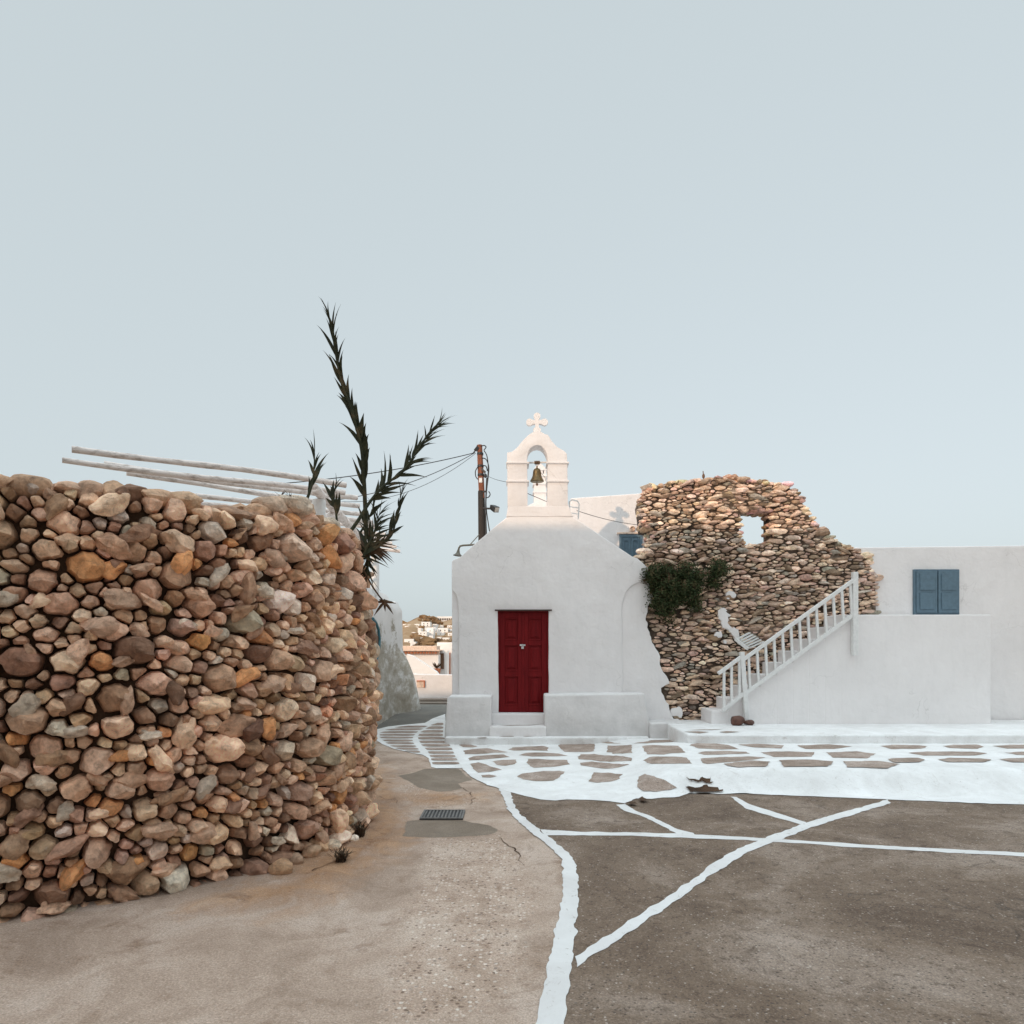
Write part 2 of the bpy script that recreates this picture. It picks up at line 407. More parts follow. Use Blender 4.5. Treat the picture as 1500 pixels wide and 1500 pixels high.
def rubble(mb, S, asp, place, pal, rr, hgt=.55, gap=.9, M_=20, rings=5, cap=1.55, sq=(2.2, 4.0), tilt=.35, facets=2, rough=.10, miss=0.0):
    """each seed becomes one domed stone filling its cell of a power diagram"""
    cell = .5; grid = {}
    for i, q in enumerate(S): grid.setdefault((int(q[0] // cell), int(q[1] // cell)), []).append(i)
    for i, q in enumerate(S):
        x, y, r = q[:3]; gx, gy = int(x // cell), int(y // cell)
        if not q[3] and rr.random() < miss: continue
        nb = []
        for a in (-1, 0, 1):
            for b_ in (-1, 0, 1):
                for j in grid.get((gx + a, gy + b_), ()):
                    if j != i:
                        d = math.hypot(S[j][0] - x, S[j][1] - y)
                        if d < (r + S[j][2]) * 2.6: nb.append((S[j][0] - x, S[j][1] - y, d, S[j][2]))
        rad = []
        for k in range(M_):
            a = 2 * math.pi * k / M_; cx, cy = math.cos(a), math.sin(a); best = r * cap
            for dx, dy, d, r2 in nb:
                e = (dx * cx + dy * cy) / d
                if e > .02:
                    h = (d * d + r * r - r2 * r2) / (2 * d)
                    best = min(best, max(.02, h) / e)
            rad.append(best)
        rs = [(rad[k - 1] + 6 * rad[k] + rad[(k + 1) % M_]) / 8 * (1 + rough * mnoise.noise(Vector((math.cos(k * .314) * 1.7 + i, math.sin(k * .314) * 1.7, i * .37)))) for k in range(M_)]
        g = gap * rr.uniform(.90, 1.04)
        col = q[3] if q[3] else rr.choice(pal)
        j = rr.uniform(.78, 1.22); mb.col = tuple(min(.85, c * j * rr.uniform(.95, 1.05)) for c in col)
        H = hgt * r * rr.uniform(.65, 1.25); p1 = rr.uniform(*sq)
        tx, ty = rr.uniform(-tilt, tilt), rr.uniform(-tilt, tilt)
        fac = []
        for _ in range(facets):
            a = rr.uniform(0, 6.28); fac.append((math.cos(a) * rr.uniform(.5, 1.3), math.sin(a) * rr.uniform(.5, 1.3), rr.uniform(.75, 1.05)))
        sd = rr.uniform(0, 100); ids = []
        def pt(a_x, a_y, h):
            return place((x + a_x) / 1.0, (y + a_y) / asp, h)
        ids.append([mb.addv(pt(0, 0, H * min([1.0] + [f[2] for f in fac])))])
        for t in range(1, rings + 1):
            u = t / rings; ring = []
            for k in range(M_):
                a = 2 * math.pi * k / M_; rho = rs[k] * g * u
                ax, ay = math.cos(a) * rho, math.sin(a) * rho
                h = (max(0.0, 1 - u ** p1)) ** .55
                nx, ny = ax / r, ay / r
                for f in fac: h = min(h, f[2] - (f[0] * nx + f[1] * ny) * .9)
                h = h * H + (tx * nx + ty * ny) * H * .6 + H * .16 * mnoise.noise(Vector((ax * 9 + sd, ay * 9, sd))) + H * .07 * mnoise.noise(Vector((ax * 26 + sd, ay * 26, sd)))
                if t == rings: h = min(h, 0) - .05
                ring.append(mb.addv(pt(ax, ay, h)))
            ids.append(ring)
        for k in range(M_): mb.addf((ids[0][0], ids[1][k], ids[1][(k + 1) % M_]))
        for t in range(1, rings):
            for k in range(M_): mb.addf((ids[t][k], ids[t + 1][k], ids[t + 1][(k + 1) % M_], ids[t][(k + 1) % M_]))
    mb.col = (1, 1, 1)

# ------------------------------------------------------------------ ground
def G(x, y):
    """height of the lime painted terrace: flush at left, a raised ledge at right"""
    return .22 * sm(1.15, 2.05, x) * sm(7.46, 7.82, y) * (1 - .6 * sm(9.7, 11.2, y))
def gp(px, py):
    """where the sight line through photo pixel px,py first meets the ground"""
    kx, kz = (px - HX) / F, max(8, py - HY) / F
    f = lambda d: EYE - kz * d - G(kx * d, d)
    lo = 2.0
    while f(lo + .03) > 0 and lo < 200: lo += .03
    hi = lo + .03
    for _ in range(30):
        m_ = (lo + hi) / 2
        if f(m_) > 0: lo = m_
        else: hi = m_
    return (kx * lo, lo)
def sheet(mb, pts, off, grid=.0, mi=0, h=G):
    bm = bmesh.new()
    try: bm.faces.new([bm.verts.new((x, y, 0)) for x, y in pts])
    except ValueError: bm.free(); return
    if grid:
        bmesh.ops.triangulate(bm, faces=bm.faces[:])
        xs = [p[0] for p in pts]; ys = [p[1] for p in pts]
        for ax, lo, hi in ((0, min(xs), max(xs)), (1, min(ys), max(ys))):
            k = math.ceil(lo / grid) * grid
            while k < hi:
                co = (k, 0, 0) if ax == 0 else (0, k, 0); no = (1, 0, 0) if ax == 0 else (0, 1, 0)
                bmesh.ops.bisect_plane(bm, geom=bm.verts[:] + bm.edges[:] + bm.faces[:], plane_co=co, plane_no=no, dist=1e-5)
                k += grid
    bm.normal_update(); bm.verts.index_update()
    b0 = len(mb.v)
    for v_ in bm.verts: mb.addv((v_.co.x, v_.co.y, h(v_.co.x, v_.co.y) + off))
    mb.cur = mi
    for f in bm.faces:
        ids = [b0 + q.index for q in f.verts]
        mb.addf(ids if f.normal.z > 0 else ids[::-1])
    mb.cur = 0; bm.free()
flat = lambda x, y: 0.0
def base_z(x, y):
    z = 0.0
    if y > 21.2: z = -3.2 * sm(21.2, 24.5, y)
    return z
def z6(L): return [(640 + X * .17333, 1040 + Y * .17333) for X, Y in L]
def z9(L): return [(850 + X * .17333, 1060 + Y * .17333) for X, Y in L]
def z2(L): return [(404 + X * .17333, 860 + Y * .17333) for X, Y in L]
def z3(L): return [(404 + X * .17333, 1060 + Y * .17333) for X, Y in L]
def onground(L): return [gp(*p) for p in L]

# dark alley asphalt, darker court beyond the main line, grey cement patches, rough screed
mb = MB()
al = onground([(546, 1072), (556, 1050), (575, 1044), (612, 1028), (664, 1028), (664, 1062), (640, 1066), (600, 1064), (570, 1066)])
sheet(mb, dens(al, .25, .05, 3), .004, 0, 0, flat)
tag(mb.build('alley_surface', M['asphalt']), kind='structure')
mb = MB()
ct = onground([(738, 1158), (800, 1166), (900, 1168), (1000, 1156), (1110, 1156), (1400, 1156), (1900, 1175), (2300, 1500), (1200, 1560), (815, 1560), (812, 1400), (836, 1284), (828, 1254), (756, 1194)])
sheet(mb, dens(ct, .3, .02, 4), .003, 0, 0, flat)
tag(mb.build('court_surface', M['court']), kind='structure')
def sdist(p, poly):
    x, y = p; best = 1e9
    for i in range(len(poly)):
        x0, y0 = poly[i]; x1, y1 = poly[(i + 1) % len(poly)]; dx, dy = x1 - x0, y1 - y0
        t = max(0, min(1, ((x - x0) * dx + (y - y0) * dy) / max(1e-9, dx * dx + dy * dy)))
        best = min(best, math.hypot(x - x0 - dx * t, y - y0 - dy * t))
    return -best if inside(p, poly) else best
soilP = [onground(L) for L in ([(300, 1330), (395, 1290), (430, 1258), (480, 1240), (520, 1220), (540, 1190), (546, 1150), (552, 1120), (575, 1150), (590, 1166), (580, 1190), (600, 1215), (590, 1238), (560, 1252), (540, 1275), (500, 1290), (470, 1310), (420, 1330)],
                              [(596, 1168), (640, 1162), (700, 1164), (690, 1172), (630, 1176), (600, 1178)])]
patchP = [onground(L) for L in (z3([(1030, 440), (1150, 420), (1260, 380), (1480, 378)]) + z6([(120, 490), (190, 500), (250, 560), (310, 590), (180, 620), (215, 665), (100, 690), (0, 690)]) + z3([(1300, 560), (1200, 540), (1150, 500)]),
                       z3([(1100, 820), (1240, 812), (1500, 815)]) + z6([(60, 925), (230, 935), (330, 955), (440, 975), (520, 1010), (500, 1040), (400, 1060), (200, 1070), (0, 1078)]) + z3([(1300, 962), (1080, 955)]))]
roughP = [onground(L) for L in ([(640, 1229), (700, 1227), (733, 1222), (757, 1240), (768, 1262), (778, 1284), (790, 1330), (760, 1420), (690, 1500), (560, 1500), (590, 1340), (612, 1284), (624, 1262), (618, 1240)],
                       [(575, 1150), (612, 1146), (640, 1158), (700, 1160), (720, 1172), (690, 1184), (620, 1186), (592, 1178)])]
def zone(x, y):
    if not (-4 < x < 1.4 and 2.3 < y < 12): return (0.0, 0.0, 0.0)
    f = lambda P_, w: max(0.0, min(1.0, .5 - min(sdist((x, y), q) for q in P_) / w))
    return (f(soilP, 1.0), f(roughP, .5), f(patchP, .16))
mb = MB()
xs = [-3000, -800, -250, -90, -40, -20, -10, -6, -4] + [-3.2 + .07 * i for i in range(65)] + [1.5, 2, 3, 4, 6, 10, 20, 40, 90, 250, 800, 3000]
ys = [-600, -120, -40, -15, -6, -2, 0, 1, 2] + [2.5 + .07 * i for i in range(122)] + [11.2, 12, 14, 16, 18, 20, 21.2, 22, 23, 24.5, 28, 40, 80, 160, 400, 1200, 4000]
for y in ys:
    for x in xs: mb.col = zone(x, y); mb.addv((x, y, base_z(x, y)))
for j in range(len(ys) - 1):
    for i in range(len(xs) - 1):
        a = j * len(xs) + i; mb.addf((a, a + 1, a + len(xs) + 1, a + len(xs)))
m, nt, b = new_mat('street_surface'); n = N(nt); v = n.coord()
att = n.new('ShaderNodeAttribute', attribute_name='Col'); sp_ = n.new('ShaderNodeSeparateColor'); n.link(att.outputs[0], sp_.inputs[0])
def tone(c0, c1, c2, scale, stain, ss=2.3):
    c = n.ramp(n.noise(v, scale, 10, .66, .6), [(.28, c0), (.5, c1), (.72, c2)])
    return n.mix(n.ramp(n.noise(v, ss, 9, .72, 1.0), [(.54, 0.0), (.68, .8)]), c, stain)
wob = n.noise(v, 3.0, 10, .72, .8); wob2 = n.noise(v, 8, 8, .7, .5)
def msk(ch, amp, w_, src):
    q = n.math('ADD', sp_.outputs[ch], n.math('MULTIPLY', n.math('SUBTRACT', src, .5), amp)); return n.ramp(q, [(.5 - w_, 0.0), (.5 + w_, 1.0)])
street = tone((.27, .19, .14), (.44, .33, .26), (.60, .49, .42), 1.5, (.23, .145, .095))
soil = tone((.25, .13, .065), (.39, .225, .125), (.52, .34, .22), 3.0, (.17, .085, .045), 4)
rough = tone((.34, .24, .175), (.48, .36, .285), (.62, .51, .43), 2.5, (.27, .175, .12), 5)
patch = tone((.16, .12, .088), (.22, .172, .13), (.30, .24, .19), 1.6, (.19, .155, .12))
mp_ = msk(2, .45, .05, wob2); mr_ = msk(1, .9, .16, wob); ms_ = msk(0, 1.3, .22, wob)
vo = n.new('ShaderNodeTexVoronoi'); vo.inputs['Scale'].default_value = 38; n.link(v, vo.inputs['Vector'])
vs_ = n.new('ShaderNodeSeparateColor'); n.link(vo.outputs['Color'], vs_.inputs[0])
peb = n.math('MULTIPLY', n.ramp(vo.outputs['Distance'], [(.25, 1.0), (.45, 0.0)]), n.math('ADD', .25, n.math('MULTIPLY', mr_, .75)))
rough = n.mix(n.math('MULTIPLY', peb, n.ramp(vs_.outputs[0], [(.70, 0.0), (.74, .85)])), rough, (.74, .66, .59))
rough = n.mix(n.math('MULTIPLY', peb, n.ramp(vs_.outputs[1], [(.74, 0.0), (.78, .8)])), rough, (.14, .085, .06))
street = n.mix(n.math('MULTIPLY', peb, n.ramp(vs_.outputs[2], [(.80, 0.0), (.84, .8)])), street, (.17, .11, .08))
c = n.mix(mr_, street, rough); c = n.mix(ms_, c, soil); c = n.mix(mp_, c, patch)
grit = n.noise(v, 42, 5, .78)
gm = n.math('MULTIPLY', n.math('SUBTRACT', 1.0, n.math('MULTIPLY', mp_, .8)), n.math('ADD', .45, n.math('MULTIPLY', mr_, .5)))
c = n.mix(n.math('MULTIPLY', gm, n.ramp(grit, [(.57, 0.0), (.66, 1.0)])), c, (.66, .56, .49))
c = n.mix(n.math('MULTIPLY', gm, n.ramp(grit, [(.33, 1.0), (.42, 0.0)])), c, (.13, .085, .06))
c = n.mix(1.0, c, n.ramp(n.noise(v, 95, 4, .8), [(.33, .62), (.5, 1.0), (.67, 1.4)]), 'MULTIPLY')
n.link(c, b.inputs['Base Color']); b.inputs['Roughness'].default_value = .92
p_ = n.bump(n.noise(v, 4, 7, .62), .5, .05, b); p_ = n.bump(mp_, .5, .008, b, p_); n.bump(grit, .6, .014, b, p_); M['ground'] = m
tag(mb.build('ground', M['ground'], smooth=True), kind='structure')
mb = MB()
for i, (L, w_) in enumerate(((z6([(190, 648), (285, 700), (303, 755), (285, 815)]), .012), (z3([(800, 603), (870, 612), (940, 636), (1015, 652), (1040, 690)]), .012), (z6([(520, 1080), (560, 1125), (650, 1165), (700, 1240), (725, 1335)]), .013), (z3([(870, 488), (1000, 512), (1110, 518)]), .010), (z6([(0, 770), (140, 772), (280, 766)]), .008), (z9([(740, 742), (820, 735), (890, 736)]), .012), (z3([(300, 1250), (420, 1190), (560, 1150), (640, 1140)]), .012))):
    q = dens(onground(L), .05, .05, 400 + i, False); lft = []; rgt = []
    for k in range(len(q)):
        a = q[max(0, k - 1)]; b_ = q[min(len(q) - 1, k + 1)]; dx, dy = b_[0] - a[0], b_[1] - a[1]; l_ = math.hypot(dx, dy) or 1
        ww = w_ * .45 * (.2 + R.random()) * math.sin(math.pi * (k + .5) / len(q)) ** .5; lft.append((q[k][0] - dy / l_ * ww, q[k][1] + dx / l_ * ww)); rgt.append((q[k][0] + dy / l_ * ww, q[k][1] - dx / l_ * ww))
    for k in range(len(q) - 1): sheet(mb, [lft[k], rgt[k], rgt[k + 1], lft[k + 1]], .0045, 0, 0, flat)
tag(mb.build('street_cracks', M['earth']), kind='structure')
# lime painted terrace with flagstones
mb = MB()
front = [(650, 1080), (659, 1090), (664, 1101), (672, 1116), (676, 1125), (685, 1135), (699, 1144), (714, 1151), (730, 1155), (747, 1161), (761, 1165), (792, 1172), (813, 1174),
         (830, 1172), (865, 1173), (893, 1175), (916, 1178), (933, 1171), (954, 1171), (997, 1168), (1010, 1163), (1061, 1164), (1096, 1163), (1200, 1168), (1500, 1180), (1800, 1185), (2200, 1190)]
fr = dens(onground(front), .06, .03, 2, False)
xr = fr[-1][0]
sheet(mb, fr + [(xr, 12.2), (-1.16, 12.2)], .009, .09)
stones = [z6(L) for L in (
    [(190, 300), (240, 290), (300, 300), (345, 312), (300, 322), (220, 320)],
    [(225, 350), (300, 335), (420, 328), (540, 350), (600, 362), (480, 368), (330, 380), (240, 380)],
    [(610, 340), (640, 322), (760, 315), (900, 308), (940, 325), (935, 352), (800, 348), (650, 350)],
    [(260, 415), (300, 398), (420, 388), (560, 382), (615, 402), (520, 415), (350, 430), (275, 432)],
    [(690, 388), (760, 368), (900, 365), (1040, 375), (1105, 392), (980, 398), (800, 400)],
    [(1020, 310), (1050, 280), (1180, 283), (1335, 292), (1330, 355), (1180, 362), (1080, 360)],
    [(275, 465), (350, 450), (430, 475), (550, 512), (450, 530), (350, 538), (310, 510)],
    [(470, 440), (560, 428), (665, 425), (670, 465), (580, 478), (510, 472)],
    [(768, 420), (850, 420), (980, 428), (1100, 430), (1120, 465), (960, 490), (810, 495), (770, 465)],
    [(370, 560), (440, 552), (515, 566), (450, 580), (390, 578)],
    [(680, 572), (720, 545), (900, 525), (1030, 520), (1080, 530), (1050, 570), (990, 605), (850, 608), (730, 595)],
    [(470, 274), (570, 258), (710, 263), (560, 277)], [(760, 264), (950, 250), (955, 258), (800, 270)],
    [(1140, 272), (1210, 254), (1275, 276)])]
stones += [z9(L) for L in (
    [(-28, 290), (0, 265), (120, 262), (300, 278), (440, 295), (430, 322), (300, 327), (100, 315), (-10, 308)],
    [(0, 340), (100, 324), (250, 340), (415, 352), (330, 378), (250, 385), (100, 374), (0, 358)],
    [(230, 190), (430, 185), (440, 255), (300, 262), (225, 245)],
    [(525, 195), (700, 190), (830, 195), (890, 250), (700, 268), (580, 265), (535, 235)],
    [(530, 320), (580, 292), (750, 285), (900, 295), (945, 345), (800, 348), (600, 350)],
    [(920, 190), (980, 172), (1150, 175), (1260, 188), (1340, 222), (1200, 225), (1000, 215)],
    [(990, 255), (1050, 242), (1250, 238), (1400, 245), (1430, 258), (1250, 268), (1040, 270)],
    [(1015, 305), (1100, 292), (1420, 285), (1560, 292), (1500, 308), (1250, 335), (1080, 350), (1030, 340)],
    [(1205, 352), (1300, 337), (1450, 322), (1600, 330), (1560, 372), (1330, 380), (1250, 367)],
    [(75, 495), (110, 420), (230, 422), (355, 435), (330, 470), (240, 500), (130, 505)],
    [(480, 500), (500, 460), (545, 437), (640, 465), (760, 510), (815, 548), (760, 570), (640, 585), (530, 580), (490, 545)],
    [(450, 174), (600, 146), (760, 142), (820, 148), (700, 166), (560, 174)],
    [(170, 166), (230, 157), (350, 172), (250, 174)],
    [(1330, 182), (1500, 176), (1720, 190), (1700, 218), (1450, 205)],
    [(1520, 248), (1760, 240), (1980, 250), (1960, 285), (1640, 290)],
    [(1680, 320), (1900, 312), (2150, 330), (2100, 372), (1720, 376)],
    [(2080, 250), (2330, 240), (2500, 262), (2420, 300), (2140, 296)],
    [(2230, 330), (2500, 325), (2700, 350), (2600, 385), (2260, 380)],
    [(1830, 190), (2100, 180), (2300, 200), (2150, 222), (1900, 220)])]
_fr = random.Random(8)
for y0, y1, xs0 in ((1092, 1098, 1290), (1102, 1108, 1330), (1112, 1118.5, 1300)):       # the flags run on to the right
    x = xs0
    while x < 2100:
        w_ = _fr.uniform(55, 120); stones.append([(x, y0 + 2), (x + w_ * .25, y0), (x + w_ * .8, y0 + _fr.uniform(-.6, .8)), (x + w_, y0 + 2.5), (x + w_ * .85, y1), (x + w_ * .2, y1 - _fr.uniform(-.5, 1))]); x += w_ + _fr.uniform(10, 26)
for i, L in enumerate(stones):
    q = dens(onground(L), .06, .03, 20 + i); sheet(mb, q, .012 if max(p[1] for p in q) > 8.6 or all(G(*p) < .001 for p in q) else .017, .10, 1)
tag(mb.build('terrace_paving', [M['lime'], M['flag']], smooth=True), kind='structure')

# chipped brown patches and the hole in the terrace edge
mb = MB()
for i, L in enumerate((z9([(900, 480), (990, 492), (1060, 470), (1120, 460), (1090, 490), (1125, 520), (1060, 525), (1010, 505), (960, 500)]),
                       z9([(885, 565), (960, 548), (1100, 560), (1215, 580), (1150, 590), (1000, 600), (920, 590)]),
                       z9([(480, 650), (520, 640), (560, 660), (540, 680)]), z9([(390, 690), (440, 680), (480, 700), (420, 702)]))):
    sheet(mb, dens(onground(L), .025, .045, 60 + i), .03, .1)
tag(mb.build('chipped_edge', M['earth']), kind='structure')

# fan of lime lines at the mouth of the alley
mb = MB()
fan = z2([(790, 1235), (850, 1205), (950, 1180), (1100, 1165), (1260, 1150), (1330, 1110), (1430, 1075)]) + [(653, 1058), (653, 1074), (660, 1088), (668, 1103), (676, 1120), (676, 1126), (640, 1126), (632, 1124)] + z2([(1290, 1450), (1240, 1420), (1150, 1405), (1000, 1370), (900, 1330), (840, 1290)])
sheet(mb, dens(onground(fan), .12, .012, 90), .007, 0, 0, flat)
def itp(tab, y):
    if y <= tab[0][0]: return tab[0][1]
    for (y0, v0), (y1, v1) in zip(tab, tab[1:]):
        if y <= y1: return lerp(v0, v1, (y - y0) / (y1 - y0))
    return tab[-1][1]
lo_ = [(1063, 596), (1066, 580), (1070, 564), (1075, 556), (1080, 556), (1086, 562), (1092, 570), (1098, 583), (1103, 604)]
cl_ = [(1060, 632), (1066, 623), (1072, 613), (1078, 606), (1084, 604), (1090, 607), (1096, 611), (1106, 618)]
cr_ = [(1057, 645), (1062, 633), (1068, 624), (1076, 613), (1082, 612), (1090, 616), (1098, 624), (1106, 630), (1121, 634)]
hi_ = [(1057, 650), (1074, 649), (1078, 648), (1085, 654), (1095, 661), (1105, 665), (1121, 673)]
for y0, n_, stp, th, A, B in ((1063.5, 10, 4.1, 3.0, lo_, cl_), (1059.5, 12, 5.2, 3.9, cr_, hi_)):
    for k in range(n_):
        ya = y0 + k * stp + R.uniform(-.2, .2); yb = ya + th; q = []
        for u in range(7): q.append((lerp(itp(A, ya), itp(B, ya), u / 6), ya + (.7 if u in (0, 6) else 0)))
        for u in range(7): q.append((lerp(itp(B, yb), itp(A, yb), u / 6), yb - (.7 if u in (0, 6) else 0)))
        sheet(mb, dens(onground(q), .15, .015, 100 + k), .011, 0, 1, flat)
tag(mb.build('alley_paving', [M['lime'], M['flag']]), kind='structure')

# painted lines across the street
mb = MB()
mainL = [(730, 1155), (737, 1168), (744, 1186), (751, 1196), (772, 1215), (796, 1234), (822, 1257), (826, 1283), (823, 1320), (806, 1400), (780, 1520)]
mainR = [(747, 1160), (753, 1179), (761, 1193), (793, 1219), (813, 1234), (834, 1251), (843, 1267), (846, 1283), (847, 1320), (840, 1400), (824, 1520)]
sheet(mb, dens(onground(mainL + mainR[::-1]), .035, .022, 140), .0075, 0, 0, flat)
sheet(mb, dens(onground([(790, 1216), (850, 1219), (937, 1220.5), (1000, 1222), (1096, 1227), (1300, 1240), (2600, 1305), (2600, 1312), (1300, 1245), (1096, 1231.5), (1020, 1229), (940, 1225.5), (850, 1224.5), (800, 1224.5)]), .04, .018, 141), .0055, 0, 0, flat)
sheet(mb, dens(onground(z9([(300, 690), (380, 685), (460, 740), (560, 770), (700, 838), (830, 898), (950, 930), (960, 965), (830, 945), (720, 885), (600, 822), (480, 772), (370, 740)])), .04, .02, 142), .0065, 0, 0, flat)
sheet(mb, dens(onground([(1300, 1172), (1180, 1206), (1096, 1238), (1075, 1247), (1058, 1257), (1037, 1271), (1023, 1284), (985, 1310), (900, 1365), (842, 1402), (844, 1418), (930, 1362), (1000, 1314), (1041, 1284), (1072, 1264), (1096, 1249), (1185, 1214), (1305, 1177)]), .04, .02, 143), .007, 0, 0, flat)
sheet(mb, dens(onground([(1070, 1168), (1078, 1168), (1096, 1178), (1180, 1205), (1178, 1210), (1094, 1186)]), .05, .015, 144), .006, 0, 0, flat)
tag(mb.build('painted_lines', M['line']), kind='structure')

# drain grate
g0 = gp(617, 1189); g1 = gp(681, 1189); g2 = gp(681, 1201.5)
t = thing('drain_grate', (g0[0], g0[1], 0), 'small rectangular iron drain grate set in the street paving', 'drain grate')
ax, bx, ay, by = gp(618, 1195)[0], gp(680, 1195)[0], g2[1], g0[1]
mb = MB(); mb.box((ax, ay, .004), (bx, by, .009)); mb.build('pit', M['cable'], t)
mb = MB()
for a, b_ in (((ax, ay), (bx, ay + .02)), ((ax, by - .02), (bx, by)), ((ax, ay + .02), (ax + .02, by - .02)), ((bx - .02, ay + .02), (bx, by - .02))):
    mb.box((a[0], a[1], .003), (b_[0], b_[1], .022))
mb.build('frame', M['iron'], t)
mb = MB()
for k in range(11):
    x = lerp(ax + .035, bx - .035, k / 10); mb.box((x - .008, ay + .02, .006), (x + .007, by - .02, .019))
mb.build('grille', M['iron'], t)

# ------------------------------------------------------------------ left fieldstone wall
path = [(-6.4, 2.3), (-4.2, 3.5), (-3.0, 4.05), (-2.25, 4.55), (-1.78, 5.06), (-1.51, 5.5), (-1.39, 5.88), (-1.385, 6.25), (-1.48, 6.7), (-1.62, 7.15), (-2.0, 7.5), (-2.6, 7.8), (-3.4, 8.0)]
def cat(pts, n_=8):
    out = []
    for i in range(len(pts) - 1):
        p0 = Vector(pts[max(i - 1, 0)]); p1 = Vector(pts[i]); p2 = Vector(pts[i + 1]); p3 = Vector(pts[min(i + 2, len(pts) - 1)])
        for k in range(n_):
            t = k / n_
            out.append(.5 * ((2 * p1) + (p2 - p0) * t + (2 * p0 - 5 * p1 + 4 * p2 - p3) * t * t + (3 * p1 - p0 - 3 * p2 + p3) * t ** 3))
    out.append(Vector(pts[-1])); return out
pp = cat(path); cum = [0.0]
for i in range(1, len(pp)): cum.append(cum[-1] + (pp[i] - pp[i - 1]).length)
TOT = cum[-1]
def along(s_):
    s_ = max(0, min(TOT - 1e-4, s_))
    lo, hi = 0, len(cum) - 1
    while hi - lo > 1:
        m_ = (lo + hi) // 2
        if cum[m_] <= s_: lo = m_
        else: hi = m_
    t = (s_ - cum[lo]) / (cum[hi] - cum[lo]); p = pp[lo].lerp(pp[hi], t)
    a = pp[max(lo - 1, 0)]; c_ = pp[min(hi + 1, len(pp) - 1)]; tg = (c_ - a).normalized()
    return p, Vector((tg.y, -tg.x))          # outward normal (to the right of travel)
def s_at(x, y):
    return cum[min(range(len(pp)), key=lambda i: (pp[i].x - x) ** 2 + (pp[i].y - y) ** 2)]
sA, sB, sC, sD = s_at(-1.78, 5.06), s_at(-1.47, 5.5), s_at(-1.31, 5.88), s_at(-1.37, 6.7)
def wall_pt(s_, z, h):
    p, n_ = along(s_)
    o = .03 - .022 * z + .06 * math.sin(math.pi * min(1, max(0, (z - .25) / 2.0))) + .05 * fb(s_ * .9, z * .9, 2) + h
    return Vector((p.x + n_.x * o, p.y + n_.y * o, z))
TOPT = [(330, 752), (404, 748), (440, 752), (468, 757), (479, 780), (514, 784), (522, 812), (535, 836), (546, 862), (552, 890)]
def itp(tab, y):
    if y <= tab[0][0]: return tab[0][1]
    for (y0, v0), (y1, v1) in zip(tab, tab[1:]):
        if y <= y1: return lerp(v0, v1, (y - y0) / (y1 - y0))
    return tab[-1][1]
_wt = []; _mx = 0
for i_ in range(201):
    s_ = TOT * i_ / 200; p = wall_pt(s_, 2.5, 0); px = HX + p.x / p.y * F
    if p.y < 4.7: z = EYE + (HY - 748) / F * 4.95 - .02 * (4.7 - p.y)
    elif px >= _mx: _mx = px; z = EYE + (HY - itp(TOPT, px)) / F * p.y
    else: z = max(1.9, _wt[-1] - .008)
    _wt.append(z)
def wtop(s_):
    f = max(0, min(199.999, s_ / TOT * 200)); i_ = int(f); return lerp(_wt[i_], _wt[i_ + 1], f - i_) + .03 * fb(s_ * 2.1, 3)
# warm-coloured field stones: browns, tans, greys, a few orange and pale ones
palL = [(.56, .37, .25), (.58, .40, .27), (.50, .33, .22), (.44, .28, .18), (.40, .25, .16), (.62, .45, .33), (.50, .36, .26), (.46, .32, .23), (.34, .21, .14), (.30, .18, .115), (.42, .36, .29), (.48, .41, .33), (.55, .38, .27), (.60, .42, .30), (.52, .34, .22), (.38, .24, .155), (.47, .30, .19), (.66, .52, .41), (.54, .27, .13), (.36, .28, .21), (.44, .27, .17)]
_unused = [(.34, .235, .165)] * 4 + [(.28, .185, .125)] * 4 + [(.40, .295, .215)] * 3 + [(.24, .19, .15)] * 3 + [(.30, .27, .235)] * 2 + [(.19, .115, .075)] * 2 + [(.42, .18, .08), (.38, .15, .07), (.52, .44, .36), (.46, .36, .28)]
def brighter(c, k):
    k = min(k, .76 / max(c)); return tuple(x * k for x in c)
def stone_hue(r, g0, g1, b0, b1, jit, rr_):
    t = max(0, min(1, (r - .22) / .5)); return (r, r * (lerp(g0, g1, t) + rr_.uniform(-jit, jit)), r * (lerp(b0, b1, t) + rr_.uniform(-jit, jit)))
_pr = random.Random(3)
palL = [stone_hue(r, .55, .68, .33, .475, .02, _pr) for r in (.18, .23, .28, .33, .38, .42, .46, .50, .54, .58, .62, .66, .70, .74, .48, .52, .56, .30, .36, .44)] + [(.44, .345, .26), (.52, .42, .33), (.56, .26, .11)]
rr = random.Random(5)
def pxs(px, py, dguess):       # photo pixel on the wall face to (s, z)
    best = None
    for i, p in enumerate(pp):
        if p.y < 4.2 or cum[i] > sD: continue
        e = abs(HX + p.x / p.y * F - px)
        if best is None or e < best[0]: best = (e, cum[i], p.y)
    return best[1], EYE + (HY - py) / F * best[2]
fixed = []
